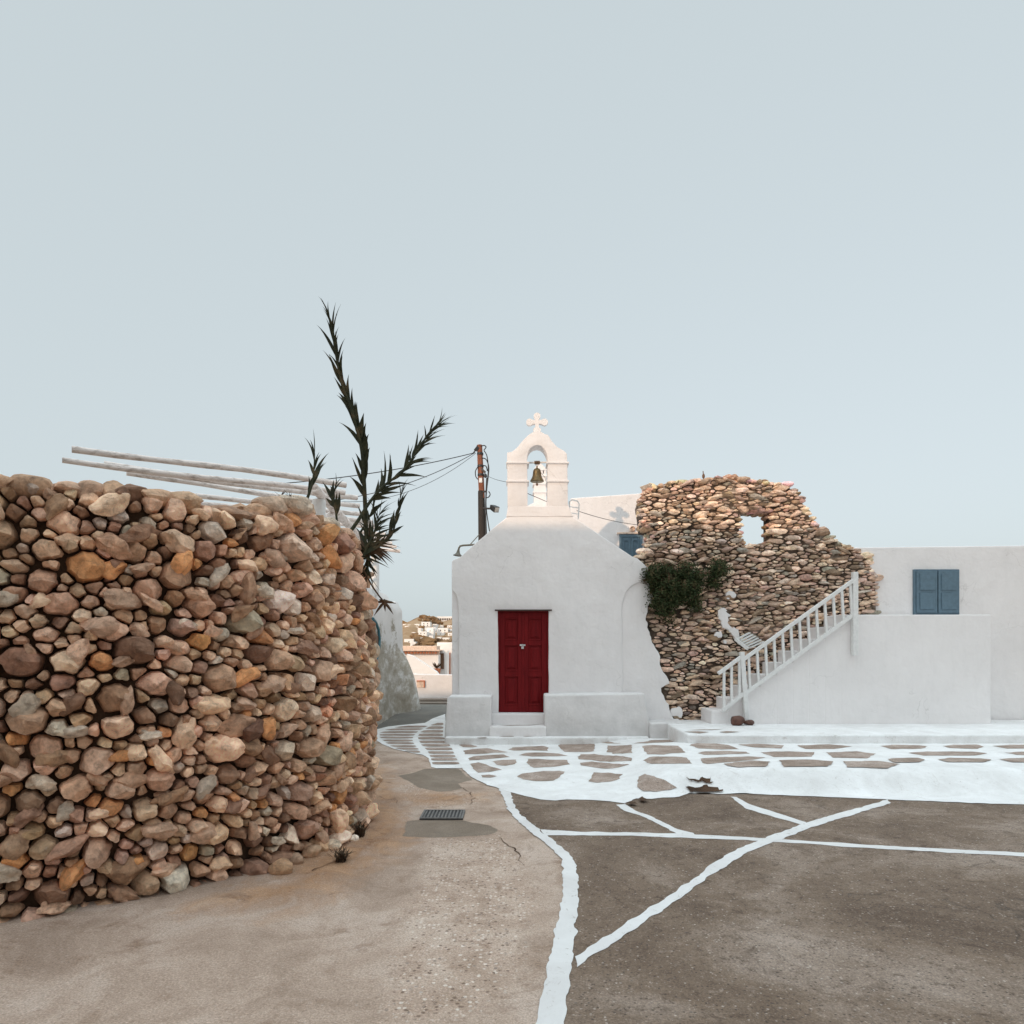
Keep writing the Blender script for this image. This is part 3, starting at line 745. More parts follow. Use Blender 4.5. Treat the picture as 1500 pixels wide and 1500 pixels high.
for px, py, r, c_ in ((430, 888, .085, (.66, .62, .56)), (413, 880, .10, (.50, .47, .42)), (486, 1228, .10, (.70, .60, .50)), (498, 995, .062, (.50, .17, .06)), (474, 1042, .06, (.55, .20, .10)), (497, 980, .055, (.42, .17, .09)),
                      (528, 845, .05, (.5, .19, .10)), (470, 1105, .105, (.26, .20, .15)), (432, 800, .14, (.38, .27, .20)), (430, 1158, .09, (.32, .19, .12)), (515, 1150, .08, (.36, .24, .16)), (530, 1175, .07, (.52, .27, .12)),
                      (417, 1222, .075, (.66, .54, .42)), (440, 1215, .1, (.30, .17, .11)), (487, 945, .085, (.44, .31, .22)), (450, 1045, .085, (.40, .32, .25)), (410, 1040, .10, (.45, .36, .28)), (441, 1000, .09, (.42, .37, .31)), (530, 1000, .06, (.40, .26, .17)),
                      (462, 845, .07, (.55, .44, .35)), (415, 1100, .09, (.34, .28, .23)), (505, 870, .07, (.44, .40, .36)), (480, 850, .06, (.46, .38, .31)), (535, 905, .06, (.5, .36, .25)), (519, 1195, .075, (.30, .24, .19)), (506, 1072, .085, (.40, .22, .13))):
    s_, z_ = pxs(px, py, 5.5); fixed.append((s_, z_ * 1.12, r * 1.05, brighter(tuple(lerp(c_[0] * q, w, .6) for q, w in zip((1, .66, .45), c_)), 1.4)))
S = seeds_for(.0, TOT, -.05, 3.0, .034, .125, lambda x, y: y / 1.12 < wtop(x) - .03, rr, 60000, fixed, 1.5)
mb = MB()
rubble(mb, S, 1.12, wall_pt, palL, rr, hgt=1.1, gap=.93, M_=24, rings=6, tilt=.9, sq=(3, 8), facets=5, rough=.2)
# longer, sharper stones set over the joints at all angles so that no course repeats
placed = []
for k in range(1500):
    s_ = rr.uniform(.05, TOT - .1); z = rr.uniform(.03, wtop(s_) - .05)
    if any(abs(s_ - a) < .15 and abs(z - b_) < .13 for a, b_ in placed): continue
    if any(abs(s_ - q[0]) < .13 and abs(z - q[1] / 1.12) < .13 for q in fixed): continue
    placed.append((s_, z)); p, n_ = along(s_); n3 = Vector((n_.x, n_.y, 0)); tg3 = Vector((-n_.y, n_.x, 0)); up = Vector((0, 0, 1))
    a = rr.gauss(0, .55) if rr.random() < .7 else rr.uniform(0, 3.14)
    u3 = tg3 * math.cos(a) + up * math.sin(a); v3 = up * math.cos(a) - tg3 * math.sin(a)
    u3 = (u3 + n3 * rr.uniform(-.25, .25)).normalized(); n2 = u3.cross(v3).normalized()
    L = rr.uniform(.06, .125); col_ = rr.choice(palL); j = rr.uniform(.75, 1.2); mb.col = tuple(min(.8, c_ * j) for c_ in col_)
    mb.rock(wall_pt(s_, z, rr.uniform(.0, .03)), (L, L * rr.uniform(.40, .72), L * rr.uniform(.55, .8)), 5000 + k, 3, .8, (u3, v3, n2))
# capping stones along the top
k = 0; s_ = 0.3
while s_ < TOT - .2:
    w = rr.uniform(.07, .17); z = wtop(s_); p = wall_pt(s_, z, -.10)
    jj = rr.uniform(.75, 1.0); mb.col = tuple(c_ * jj for c_ in rr.choice(palL[:16]))
    mb.rock((p.x, p.y, z + .0), (w, rr.uniform(.09, .16), rr.uniform(.05, .10)), 300 + k, 3)
    p2 = wall_pt(s_, z, -.33); mb.rock((p2.x, p2.y, z + .02), (w * 1.1, .16, .08), 700 + k, 2)
    s_ += w * 1.35; k += 1
for px, lift, r_, c_ in ((520, .0, (.06, .1, .05), (.4, .3, .22)), (488, .06, (.10, .11, .07), (.46, .36, .27)), (412, .05, (.14, .13, .085), (.40, .28, .20)), (441, .07, (.17, .15, .09), (.52, .42, .33)), (462, .05, (.10, .11, .07), (.48, .34, .24)), (476, -.04, (.08, .11, .06), (.34, .25, .18)), (499, .045, (.125, .12, .10), (.43, .35, .27)), (513, -.06, (.07, .1, .05), (.30, .24, .19)), (427, -.10, (.12, .1, .06), (.30, .25, .20))):
    i = min((abs(HX + p.x / p.y * F - px), j) for j, p in enumerate(pp) if p.y > 4.2 and cum[j] < sD)[1]
    p = wall_pt(cum[i], wtop(cum[i]), -.10); mb.col = c_; mb.rock((p.x, p.y, p.z + lift), r_, px, 3, .5); k += 1
# stones fallen at the foot
for px, py, r_, c_ in ((485, 1240, .05, (.5, .4, .3)), (515, 1228, .035, (.6, .52, .44)), (430, 1262, .05, (.24, .16, .11)), (408, 1276, .07, (.28, .17, .1)), (455, 1252, .06, (.30, .2, .13))):
    x, y = gp(px, py + 6); mb.col = tuple(c * 1.4 for c in c_); mb.rock((x, y + .06, r_ * .5), (r_ * 1.3, r_, r_), int(px * 3), 3)
mb.col = (1, 1, 1)
t = thing('fieldstone_wall', (-1.78, 5.06, 0), 'tall dry-stacked wall of rounded brown fieldstones at the left of the street', 'stone wall')
mb.build('stonework', M['stone'], t, smooth=32)
mb = MB(); NS = 90; NZ = 12; ids = []
for i in range(NS + 1):
    s_ = TOT * i / NS; zt = wtop(s_); col_ = []
    for j in range(NZ + 1): z = -.05 + (zt + .0) * j / NZ; col_.append(mb.addv(wall_pt(s_, z, -.09)))
    p = wall_pt(s_, zt + .02, -.28); col_.append(mb.addv(p)); p = wall_pt(s_, zt, -.6); col_.append(mb.addv(p))
    col_.append(mb.addv((p.x, p.y, -.05))); ids.append(col_)
for i in range(NS):
    for j in range(len(ids[0]) - 1): mb.addf((ids[i][j], ids[i + 1][j], ids[i + 1][j + 1], ids[i][j + 1]))
mb.build('earth_core', M['earth'], t, smooth=True)

# dry weeds at the wall foot
def weed(name, x, y, z, h, n_, label, mat, spread=.8, seed=1, cat_='weed'):
    rr_ = random.Random(seed); q = MB()
    for i in range(n_):
        a = rr_.uniform(0, 6.28); L = h * rr_.uniform(.5, 1.1); sp = spread * rr_.uniform(.2, 1)
        b0 = Vector((x + rr_.uniform(-.03, .03), y + rr_.uniform(-.03, .03), z)); prev = b0
        pts = [b0 + Vector((math.cos(a) * sp * L * u * u, math.sin(a) * sp * L * u * u, L * u * (1 - .25 * u * sp))) for u in (0, .35, .7, 1)]
        w = rr_.uniform(.004, .009); sd = Vector((-math.sin(a), math.cos(a), 0))
        L_ = [q.addv(p - sd * w * (1 - u)) for p, u in zip(pts, (0, .3, .6, .95))]; R_ = [q.addv(p + sd * w * (1 - u)) for p, u in zip(pts, (0, .3, .6, .95))]
        for k_ in range(3): q.addf((L_[k_], R_[k_], R_[k_ + 1], L_[k_ + 1]))
        for k_ in range(2):
            c_ = pts[1 + k_]; e = Vector((rr_.uniform(-1, 1), rr_.uniform(-1, 1), rr_.uniform(0, 1))) * .03
            q.addf((q.addv(c_), q.addv(c_ + e + sd * .008), q.addv(c_ + e * 1.8)))
    return tag(q.build(name, mat), label, cat_)
x, y = gp(528, 1226); weed('dry_weed', x, y, 0, .16, 40, 'dry brown weed sprouting where the fieldstone wall corner meets the street', M['weed'], 1.0, 3)
x, y = gp(500, 1262); weed('dry_weed', x, y, 0, .10, 60, 'low dark withered weed on the street in front of the pale boulder of the wall', M['weed'], 1.6, 4)

# ------------------------------------------------------------------ peeling alley wall
mb = MB(); NYw, NZw = 60, 26; ids = []
for i in range(NYw + 1):
    y = lerp(9.0, 18.1, i / NYw); zt = 2.86 + .03 * fb(y * 1.5, 1)
    if y < 14.0: zt += .10
    zt -= .10 * sm(16.2, 16.5, y) - .05 * sm(17.3, 17.7, y); row = []
    for j in range(NZw + 1):
        z = zt * j / NZw
        x = -2.74 - .018 * (y - 9) + .42 * sm(16.5, 17.7, y) * max(0, 1 - (z / 1.55) ** 2) + .05 * max(0, 1 - z) ** 2 + .03 * fb(y * .8, z * .8, 4)
        if j >= NZw - 1: x -= .05 * (j - NZw + 2)
        row.append(mb.addv((x, y, z)))
    row.append(mb.addv((-3.3, y, zt))); row.append(mb.addv((-3.35, y, 0))); ids.append(row)
for i in range(NYw):
    for j in range(len(ids[0]) - 1): mb.addf((ids[i][j], ids[i][j + 1], ids[i + 1][j + 1], ids[i + 1][j]))
mb.addf(ids[-1][::-1]); mb.addf(ids[0])
o = mb.build('alley_wall', M['peel'], smooth=60)
tag(o, 'white plastered alley wall peeling to grey render behind the fieldstone wall', 'wall')
# teal hose
mb = MB(); L = [(546, 906), (551, 912), (554.5, 922), (556, 935), (555.5, 948), (553, 960), (551, 970), (548, 985)]
def on_alley(px, py, out=.03):
    d = 14.0
    for _ in range(30): d = (2.74 + .018 * (d - 9) - out) / ((HX - px) / F)
    return P(px, py, d)
mb.tube([on_alley(*q) for q in L], .028, 8)
tag(mb.build('garden_hose', M['hose'], smooth=True), 'teal garden hose hanging in a bow on the peeling alley wall', 'hose')
# small electric box
mb = MB(); p = on_alley(549.5, 941, .03); mb.box((p.x - .04, p.y - .14, p.z - .13), (p.x + .04, p.y + .14, p.z + .13))
tag(mb.build('meter_box', M['brown'], bevel=.01), 'small dark brown box on the alley wall beside the teal hose', 'box')

# ------------------------------------------------------------------ pergola
t = thing('pergola', (-2.6, 9.0, 2.5), 'pergola of flaking white logs on posts behind the fieldstone wall', 'pergola')
LZ = 3.75
ends = []
nlog = 13
for k in range(nlog):
    d = lerp(8.9, 14.9, (k / (nlog - 1)) ** 1.0); ends.append((lerp(-2.24, -2.5, k / (nlog - 1)), d))
for k, (x, y) in enumerate(ends):
    mb = MB(); L = R.uniform(3.0, 3.3); dr = Vector((-.84, -.54, 0)) if k < 11 else Vector((-.95, -.3, 0))
    dr = (dr + Vector((0, R.uniform(-.03, .03), R.uniform(-.015, .02)))).normalized(); a = Vector((x + R.uniform(-.05, .08), y, LZ + R.uniform(-.02, .02)))
    if k >= 11: L = 1.2
    pts = [a + dr * L * u + Vector((0, 0, .02 * math.sin(u * 5 + k))) for u in [i / 7 for i in range(8)]]
    mb.tube(pts, [.036 * R.uniform(.88, 1.12) for _ in pts], 9, True, .05); mb.build('log', M['log'], t, smooth=60)
mb = MB(); mb.tube([(-2.5, 8.6, 3.63), (-2.62, 10.2, 3.64), (-2.78, 12.5, 3.62), (-2.93, 15.0, 3.63)], .062, 9, True, .06); mb.build('beam', M['log'], t, smooth=60)
for x, y, zb, zt in ((-2.56, 9.05, 1.5, 3.57), (-2.86, 14.25, 2.7, 3.57)):
    mb = MB(); mb.tube([(x, y, zb), (x + .01, y, (zb + zt) / 2), (x, y, zt)], [.085, .08, .085], 10, True, .04); mb.build('post', M['white_wood'], t, smooth=60)
mb = MB(); mb.tube([(-2.58, 9.1, 3.2), (-2.66, 10.0, 3.56)], .05, 8); mb.build('brace', M['log'], t, smooth=60)

# ------------------------------------------------------------------ giant canes
def cane(name, stem, d0, d1, label, leaf, seed, wide=1.0, dry=False, r0=.02, start=.12, n_=26, tipthin=True, fan=.5):
    rr_ = random.Random(seed); pts = []
    n0 = len(stem)
    c2 = cat([(a, b_) for a, b_ in stem], 6); m_ = len(c2)
    pts = [P(q.x, q.y, lerp(d0, d1, i / (m_ - 1))) for i, q in enumerate(c2)]
    t_ = thing(name, pts[0], label, 'cane plant', 'giant canes on the fieldstone wall')
    q = MB(); q.tube(pts, [r0 * (1 - .75 * i / (m_ - 1)) for i in range(m_)], 7); q.build('stem', M['cane_dry'] if dry else M['cane'], t_, smooth=True)
    q = MB()
    for k in range(n_):
        u = start + (1 - start) * (k / (n_ - 1)) ** .9; f = u * (m_ - 1); i = min(m_ - 2, int(f)); p = pts[i].lerp(pts[i + 1], f - i)
        tg = (pts[min(i + 2, m_ - 1)] - pts[max(0, i - 1)]).normalized()
        side = 1 if rr_.random() < .5 else -1
        view = Vector((0, 1, 0)); sd = tg.cross(view).normalized() * side
        ang = rr_.uniform(.06, .10 + fan) * (1.1 - .8 * u)
        dpt = Vector((0, rr_.uniform(-.6, .6), 0))
        dr = (tg * math.cos(ang) + (sd + dpt * .8).normalized() * math.sin(ang)).normalized()
        L = leaf * rr_.uniform(.55, 1.25) * (1.1 - .3 * u); W = .019 * wide * rr_.uniform(.6, 1.3) * (1.12 - .92 * u)
        # the blade: widest near its foot, long drawn tip, slight outward bend, folded along the midrib
        wv = dr.cross(Vector((rr_.uniform(-.35, .35), 1, rr_.uniform(-.35, .35)))).normalized(); nv = wv.cross(dr).normalized()
        bend = rr_.uniform(.0, .30) * side * (1 if rr_.random() < .8 else -1)
        prof = (0.5, .9, 1.0, .85, .55, .25, .0); rows = []
        sdv = tg.cross(view).normalized()
        for j, w_ in enumerate(prof):
            s__ = j / (len(prof) - 1)
            c_ = p + dr * L * s__ + sdv * bend * L * s__ * s__ + Vector((0, 0, -1)) * L * .12 * s__ ** 3
            rows.append([q.addv(c_ - wv * W * w_), q.addv(c_ + nv * W * w_ * .3), q.addv(c_ + wv * W * w_)])
        for j in range(len(prof) - 1):
            for h in (0, 1): q.addf((rows[j][h], rows[j][h + 1], rows[j + 1][h + 1], rows[j + 1][h]))
    q.build('foliage', M['cane_dry'] if dry else M['cane'], t_, smooth=True)
    return t_
cane('giant_cane', [(537, 790), (535, 745), (533, 700), (530, 660), (522, 625), (512, 592), (500, 560), (494, 530), (490, 508), (487, 486), (483, 466)], 6.35, 6.1,
     'tallest dark cane rising almost upright from the fieldstone wall corner', .30, 1, 1.45, n_=46, start=.14, r0=.022, fan=.34)
cane('giant_cane', [(508, 786), (525, 762), (540, 738), (560, 714), (590, 690), (609, 664), (627, 636), (643, 620)], 6.0, 6.35,
     'long leafy dark cane leaning to the right toward the utility pole', .27, 2, 1.12, n_=54, start=.33, r0=.018, fan=1.0)
cane('giant_cane', [(548, 805), (562, 795), (574, 783), (580, 762), (585, 738), (587, 722)], 6.3, 6.4, 'short dark cane curving up at the right end of the cane clump', .24, 3, 1.0, n_=14, start=.3, fan=.7, r0=.014)
cane('giant_cane', [(448, 735), (453, 722), (458, 705), (460, 685), (461, 664)], 5.6, 5.7, 'small upright cane sprouting from the wall top beside the pergola logs', .28, 4, 1.2, n_=11, start=.2, r0=.014, fan=.4)
cane('giant_cane', [(494, 768), (492, 750), (488, 735), (489, 722), (492, 710)], 5.8, 5.85, 'thin short cane in front of the pergola logs, left of the tallest cane', .2, 5, 1.1, n_=12, start=.2, r0=.011, fan=.4)
cane('giant_cane', [(532, 815), (538, 800), (546, 785), (552, 765), (556, 752)], 6.1, 6.2, 'dense brown and green cane tuft at the wall corner', .26, 6, .8, n_=40, start=.0, fan=1.7, r0=.012)
cane('giant_cane', [(528, 780), (537, 765), (545, 748), (549, 735)], 6.4, 6.45, 'short bushy cane between the tallest cane and the leaning cane', .2, 8, 1.2, n_=12, start=.25, fan=.8, r0=.012)
cane('giant_cane', [(528, 812), (540, 806), (553, 800), (562, 793)], 6.15, 6.2, 'low spreading cane tuft with dry brown leaves at the wall corner', .2, 12, .9, True, n_=40, start=.05, fan=1.9)
cane('giant_cane', [(543, 790), (540, 815), (538, 835), (536, 850)], 6.2, 6.2, 'drooping cane leaves hanging down over the wall corner', .17, 9, .9, n_=26, start=.0, fan=1.4)
# dry hanging shoot ending in a star of leaves
sh = [(520, 822), (534, 838), (546, 860), (556, 874), (563, 882)]
pts = [P(a, b_, 6.15 + .02 * i) for i, (a, b_) in enumerate(sh)]
t = thing('dry_cane_shoot', pts[0], 'dry brown shoot hanging over the wall corner with a star of dead leaves', 'cane shoot')
mb = MB(); mb.tube([Vector((v_.x, v_.y, 0)) and v_ for v_ in pts], .008, 6); mb.build('stem', M['cane_dry'], t, smooth=True)
mb = MB(); c_ = pts[-1]
for a, L in ((.15, .11), (.75, .06), (2.3, .07), (2.9, .10), (3.9, .14), (5.5, .12), (4.9, .06), (1.6, .06)):
    dr = Vector((math.cos(a), R.uniform(-.3, .3), math.sin(a))); wv = Vector((-math.sin(a), 0, math.cos(a)))
    rows = []
    for u, w_ in ((0, .3), (.25, 1), (.6, .8), (1, .02)):
        q = c_ + dr * L * u - Vector((0, 0, .03 * u * u)); rows.append((mb.addv(q - wv * .013 * w_), mb.addv(q + Vector((0, -.006, 0))), mb.addv(q + wv * .013 * w_)))
    for j in range(3):
        for h in (0, 1): mb.addf((rows[j][h], rows[j][h + 1], rows[j + 1][h + 1], rows[j + 1][h]))
mb.build('leaves', M['cane_dry'], t, smooth=True)
for i, px in enumerate((417, 424)):
    p = P(px, 736, 5.25); weed('dry_weed', p.x, p.y, p.z - .02, .10, 14, ('dry grass tuft on the wall top at the far left', 'dry grass tuft on the wall top just right of the leftmost tuft')[i], M['weed'], .6, 20 + i)

# ------------------------------------------------------------------ chapel
D = 12.0
def fx(px): return (px - HX) / F * D
def fz(py): return EYE + (HY - py) / F * D
def fo(L): return [(fx(a), fz(b_)) for a, b_ in L]
ch = thing('chapel', (fx(787), D, 0), 'small whitewashed chapel with a bell gable and a dark red double door', 'chapel')
rroof = [(662, 824), (664, 820.5), (670, 818.5), (676, 815), (710, 785.5), (743, 757.5), (838, 757.5), (880, 785.5), (925, 815.5)]
slab = [(672, 1088), (672, 892), (670.5, 880), (667.5, 871), (662, 864)] + rroof + [(933, 818.5), (940, 825), (947, 832), (952, 838), (946, 844), (949, 850), (937, 853), (925, 858), (917, 866), (913, 877), (911, 890), (911, 1088), (803.5, 1088), (803.5, 895), (729.5, 895), (731, 1088)]
mb = MB(); mb.prism(dens(fo(slab), .16, .012, 3), D - .05, D + .13)
fac = mb.build('facade', M['white'], ch, smooth=40, bevel=.018, seg=3, angle=40)
body = [(663, 1092), (663, 825), (671, 819.5), (744, 759), (837, 759), (922, 815), (922, 1092)]
mb = MB(); mb.prism(fo(body), D + .129, D + 5.0); mb.build('nave', M['white'], ch)
# recessed strips either side of the arched facade panel; at right the plaster runs on over the ruin
mb = MB(); mb.prism(fo([(662.3, 1088), (662, 862), (690, 850), (690, 1088)]), D + .0, D + .128); mb.build('side_recess', M['white'], ch, bevel=.01)
pl = [(900, 1088), (900, 835), (930, 822), (946, 836), (950, 851), (952, 864), (957, 872), (954, 883), (949, 888), (946, 907), (950, 923), (954, 938), (965, 958), (967, 972), (970, 980), (976, 992), (981, 1001), (968, 1009), (971, 1019), (978, 1032), (981, 1043), (989, 1054), (989, 1088)]
plw = dens(fo(pl), .045, .03, 6)
mb = MB(); mb.prism(plw, D - .026, D + .127); mb.build('plaster_render', M['white'], ch, smooth=40, bevel=.012, seg=2, angle=40)
# belfry
bf = [(743.5, 742.6), (743, 690), (742.8, 679), (742.7, 664.5), (744, 663.8), (749.5, 663), (754, 660), (758.5, 656), (764, 649), (768.7, 643.7), (772, 640.5), (775.5, 637.5), (781, 633.8), (787, 632.2), (792.5, 633.5), (798, 637), (801.6, 637.6), (804, 640), (806, 643.7), (808, 647), (816, 655.6), (821, 658.5), (825, 660.7), (828, 663), (830.3, 666), (831, 678), (831.7, 742.6),
      (802, 742.6), (802, 690), (802, 674), (801.3, 668), (799, 661.8), (796, 657.3), (792, 654.2), (787, 653), (782, 654), (777.5, 657), (774.5, 661.5), (772.8, 668), (772.5, 674), (773, 742.6)]
mb = MB(); mb.prism(dens(fo(bf), .2, .006, 5), D - .05, D + .28)
bel = mb.build('belfry', M['white'], ch, smooth=40, bevel=.01, seg=2, angle=40)
for (a, b_) in ((741.5, 775), (800.3, 833.2)):
    for yy in (679.2, 706):
        mb = MB(); mb.box((fx(a), D - .075, fz(yy + 1.3)), (fx(b_), D + .305, fz(yy - 1.3))); mb.build('cornice', M['white'], bel, bevel=.008)
mb = MB(); mb.prism(fo([(741.5, 757.6), (744.3, 742.5), (833, 742.5), (836, 750), (839.5, 757.6)]), D - .055, D + .42); mb.build('belfry_base', M['white'], ch, bevel=.012)
mb = MB()
cx, cz = fx(787), fz(616)
def disc(c, r, y0, y1, n_=20): mb.prism([(c[0] + math.cos(2 * math.pi * i / n_) * r, c[1] + math.sin(2 * math.pi * i / n_) * r) for i in range(n_)], y0, y1)
u_ = .012
mb.box((cx - 2.6 * u_, D + .07, fz(633)), (cx + 2.6 * u_, D + .15, cz + 11 * u_))
mb.box((cx - 11 * u_, D + .072, cz - 2.5 * u_), (cx + 11 * u_, D + .148, cz + 2.5 * u_))
for q, (dx, dz, r) in enumerate(((-11, 0, 5.0), (11, 0, 5.0), (0, 8.8, 5.0), (-6.5, 0, 3.4), (6.5, 0, 3.4), (0, 4.6, 3.4), (-2.2, -11.3, 3.4), (2.2, -11.3, 3.4), (0, 0, 4.0))):
    disc((cx + dx * u_, cz + dz * u_), r * u_, D + .073 + q * .0004, D + .147 - q * .0004)
mb.build('cross', M['white'], bel, smooth=40)
# door
xa, xb, zt, zb = fx(729.2), fx(803.8), fz(894.5), fz(1043)
mb = MB(); mb.box((xa - .02, D + .055, zb - .03), (xb + .02, D + .11, zt + .02))
door = mb.build('door', M['red'], ch)
xm = (xa + xb) / 2
for side in (0, 1):
    l, r_ = (xa + .035, xm - .004) if side == 0 else (xm + .004, xb - .035)
    mb = MB(); y0 = D + .018; y1 = D + .054
    st = .09; rails = [zb, zb + .13, zb + .63, zb + .73, zb + 1.18, zb + 1.27, zt - .13, zt - .03]
    mb.box((l, y0, zb), (l + st, y1, zt - .03)); mb.box((r_ - st, y0, zb), (r_, y1, zt - .03))
    for k in range(0, 8, 2): mb.box((l + st, y0 + .002, rails[k]), (r_ - st, y1, rails[k + 1]))
    for k in range(1, 7, 2):
        a0, a1, c0, c1 = l + st, r_ - st, rails[k], rails[k + 1]
        mb.box((a0 + .001, y0 + .022, c0), (a1 - .001, y1 - .001, c1))
        i0 = [(a0 + .03, y0 + .022, c0 + .03), (a1 - .03, y0 + .022, c0 + .03), (a1 - .03, y0 + .022, c1 - .03), (a0 + .03, y0 + .022, c1 - .03)]
        i1 = [(a0 + .065, y0 + .006, c0 + .065), (a1 - .065, y0 + .006, c0 + .065), (a1 - .065, y0 + .006, c1 - .065), (a0 + .065, y0 + .006, c1 - .065)]
        I0 = [mb.addv(p) for p in i0]; I1 = [mb.addv(p) for p in i1]; mb.addf(I1)
        for q in range(4): mb.addf((I0[q], I0[(q + 1) % 4], I1[(q + 1) % 4], I1[q]))
        # drip moulding over each panel
        mb.box((a0, y0 - .006, c0 - .012), (a1, y0 + .02, c0 + .012)); mb.box((a0, y0 - .006, c1 - .012), (a1, y0 + .02, c1 + .012))
    mb.build('door_leaf', M['red'], door, bevel=.004, seg=1)
mb = MB(); mb.box((xm - .022, D + .006, zb), (xm + .022, D + .0175, zt - .05)); mb.build('astragal', M['red'], door, bevel=.004)
mb = MB(); mb.box((xa - .01, D + .005, zb), (xa + .034, D + .05, zt)); mb.box((xb - .034, D + .005, zb), (xb + .01, D + .05, zt)); mb.box((xa + .034, D + .005, zt - .028), (xb - .034, D + .05, zt + .01)); mb.build('door_frame', M['red'], door, bevel=.004)
px_, pz_ = fx(765.5), fz(948)
mb = MB(); mb.box((px_ - .022, D - .03, pz_ - .03), (px_ + .022, D - .005, pz_ + .012))
mb.tube([(px_ - .013, D - .018, pz_ + .01), (px_ - .012, D - .018, pz_ + .04), (px_, D - .018, pz_ + .052), (px_ + .012, D - .018, pz_ + .04), (px_ + .013, D - .018, pz_ + .01)], .005, 6)
mb.box((px_ - .05, D - .004, pz_ + .022), (px_ + .05, D + .004, pz_ + .05)); mb.build('padlock', M['steel'], door, bevel=.003)
mb = MB(); mb.box((fx(725), D - .085, fz(895.2)), (fx(808), D + .02, fz(893.2))); mb.build('lintel', M['trim'], ch, bevel=.004)
# benches, steps, ledge
def bench(outline, y0, y1, bev=.035):
    q = MB(); q.prism(dens(outline, .2, .012, int(y0 * 100 + outline[0][0] * 10)), y0, y1); return q.build('bench', M['white_low'], ch, smooth=40, bevel=bev, seg=3, angle=40)
bd = 11.5; bxx = lambda px: (px - HX) / F * bd
bz = lambda py: EYE + (HY - py) / F * bd
bench([(bxx(798), .0), (bxx(797.5), bz(1018)), (bxx(945), bz(1016)), (bxx(951), bz(1055)), (bxx(953), 0.0)], bd, D - .04)
bench([(bxx(650.5), .0), (bxx(651), bz(1070)), (bxx(655), bz(1024)), (bxx(658), bz(1020)), (bxx(720), bz(1019.5)), (bxx(720), 0.0)], bd, D - .04)
mb = MB(); mb.box((bxx(719), 11.78, 0), (bxx(799), D + .06, .475)); mb.build('doorstep', M['white'], ch, bevel=.025)
mb = MB(); mb.box((bxx(717), 11.46, 0), (bxx(800), 11.779, .29)); mb.build('doorstep', M['white'], ch, bevel=.025)
mb = MB(); mb.slab(dens([(-1.12, 11.32), (.1, 11.30), (2.28, 11.36), (2.28, 11.97), (-1.12, 11.97)], .15, .03, 9), -.02, .125); mb.build('plinth', M['lime'], ch, bevel=.02)
mb = MB()
for L in ([(533, 85), (640, 78), (760, 76), (900, 66), (780, 86), (620, 96)],):
    q = [( (640 + X * .17333 - HX) / F * 11.72, 11.60 + (90 - Y) * .006) for X, Y in L]; sheet(mb, dens(q, .05, .008, 4), .294, 0, 0, flat)
for L in ([(520, 197), (640, 189), (657, 197), (560, 202)], [(725, 192), (820, 182), (875, 182), (760, 199)], [(345, 217), (420, 213), (425, 222), (350, 222)]):
    q = [((640 + X * .17333 - HX) / F * 11.38, 11.40 + (200 - Y) * .006) for X, Y in L]; sheet(mb, dens(q, .05, .008, 4), .129, 0, 0, flat)
mb.build('step_slate', M['flag'], ch)

# bell hanging in the arch
bx_, bzt = fx(787), fz(676.5)
t = thing('church_bell', (bx_, D + .12, fz(704)), 'bronze bell hanging from a bar inside the chapel bell gable', 'bell')
mb = MB(); zr = fz(703.5); s_ = .012
prof = [(.02, .0), (.095, .0), (.108, .01), (.102, .028), (.084, .06), (.07, .10), (.064, .15), (.058, .19), (.045, .215), (.02, .228)]
mb.lathe([(r * 1.14, h * 1.06) for r, h in prof], (bx_, D + .12, zr), 28); mb.lathe([(.014, .226), (.016, .25), (.010, .275)], (bx_, D + .12, zr), 12)
mb.build('bell_body', M['bronze'], t, smooth=40)
mb = MB(); mb.tube([(bx_, D + .12, zr + .06), (bx_, D + .12, zr - .03)], [.006, .006], 8); mb.lathe([(.004, -.07), (.02, -.055), (.022, -.04), (.006, -.02)], (bx_, D + .12, zr), 12); mb.build('clapper', M['brown'], t, smooth=40)
mb = MB(); mb.tube([(fx(772), D + .12, fz(675.2)), (fx(803), D + .12, fz(674.6))], .016, 10); mb.build('bar', M['white_wood'], t, smooth=40)
mb = MB()
for k in range(4): mb.lathe([(.02, -.012), (.034, -.006), (.034, .006), (.02, .012)], (bx_ - .035 + k * .024, D + .12, fz(675)), 12, (1, .1 * k, .1))
mb.tube([(bx_, D + .12, zr + .265), (bx_ + .02, D + .12, zr + .30), (bx_, D + .12, fz(675) - .01), (bx_ - .02, D + .12, zr + .30), (bx_, D + .12, zr + .265)], .006, 6); mb.build('lashing', M['clamp'], t, smooth=40)
mb = MB(); mb.tube([(bx_ + .06, D + .13, zr + .18), (fx(799), D + .14, fz(697)), (fx(800), D + .14, fz(702))], .004, 5); mb.build('pull_cord', M['clamp'], t)

# thin pipe frame on the chapel roof beside the bell gable
t = thing('roof_ladder', P(842, 757, 12.3), 'thin white pipe hoop standing on the chapel roof slope right of the bell gable', 'pipe frame')
mb = MB(); mb.tube([P(834, 756, 12.25), P(834, 735, 12.25), P(838, 732, 12.25), P(846, 734, 12.3), P(848.5, 738, 12.3), P(847, 760, 12.3)], .012, 8); mb.build('hoop', M['white_wood'], t, smooth=True)
mb = MB(); mb.tube([P(834, 742, 12.25), P(848, 744, 12.3)], .009, 7); mb.tube([P(834, 751, 12.25), P(847, 753, 12.3)], .009, 7); mb.build('rung', M['white_wood'], t, smooth=True)

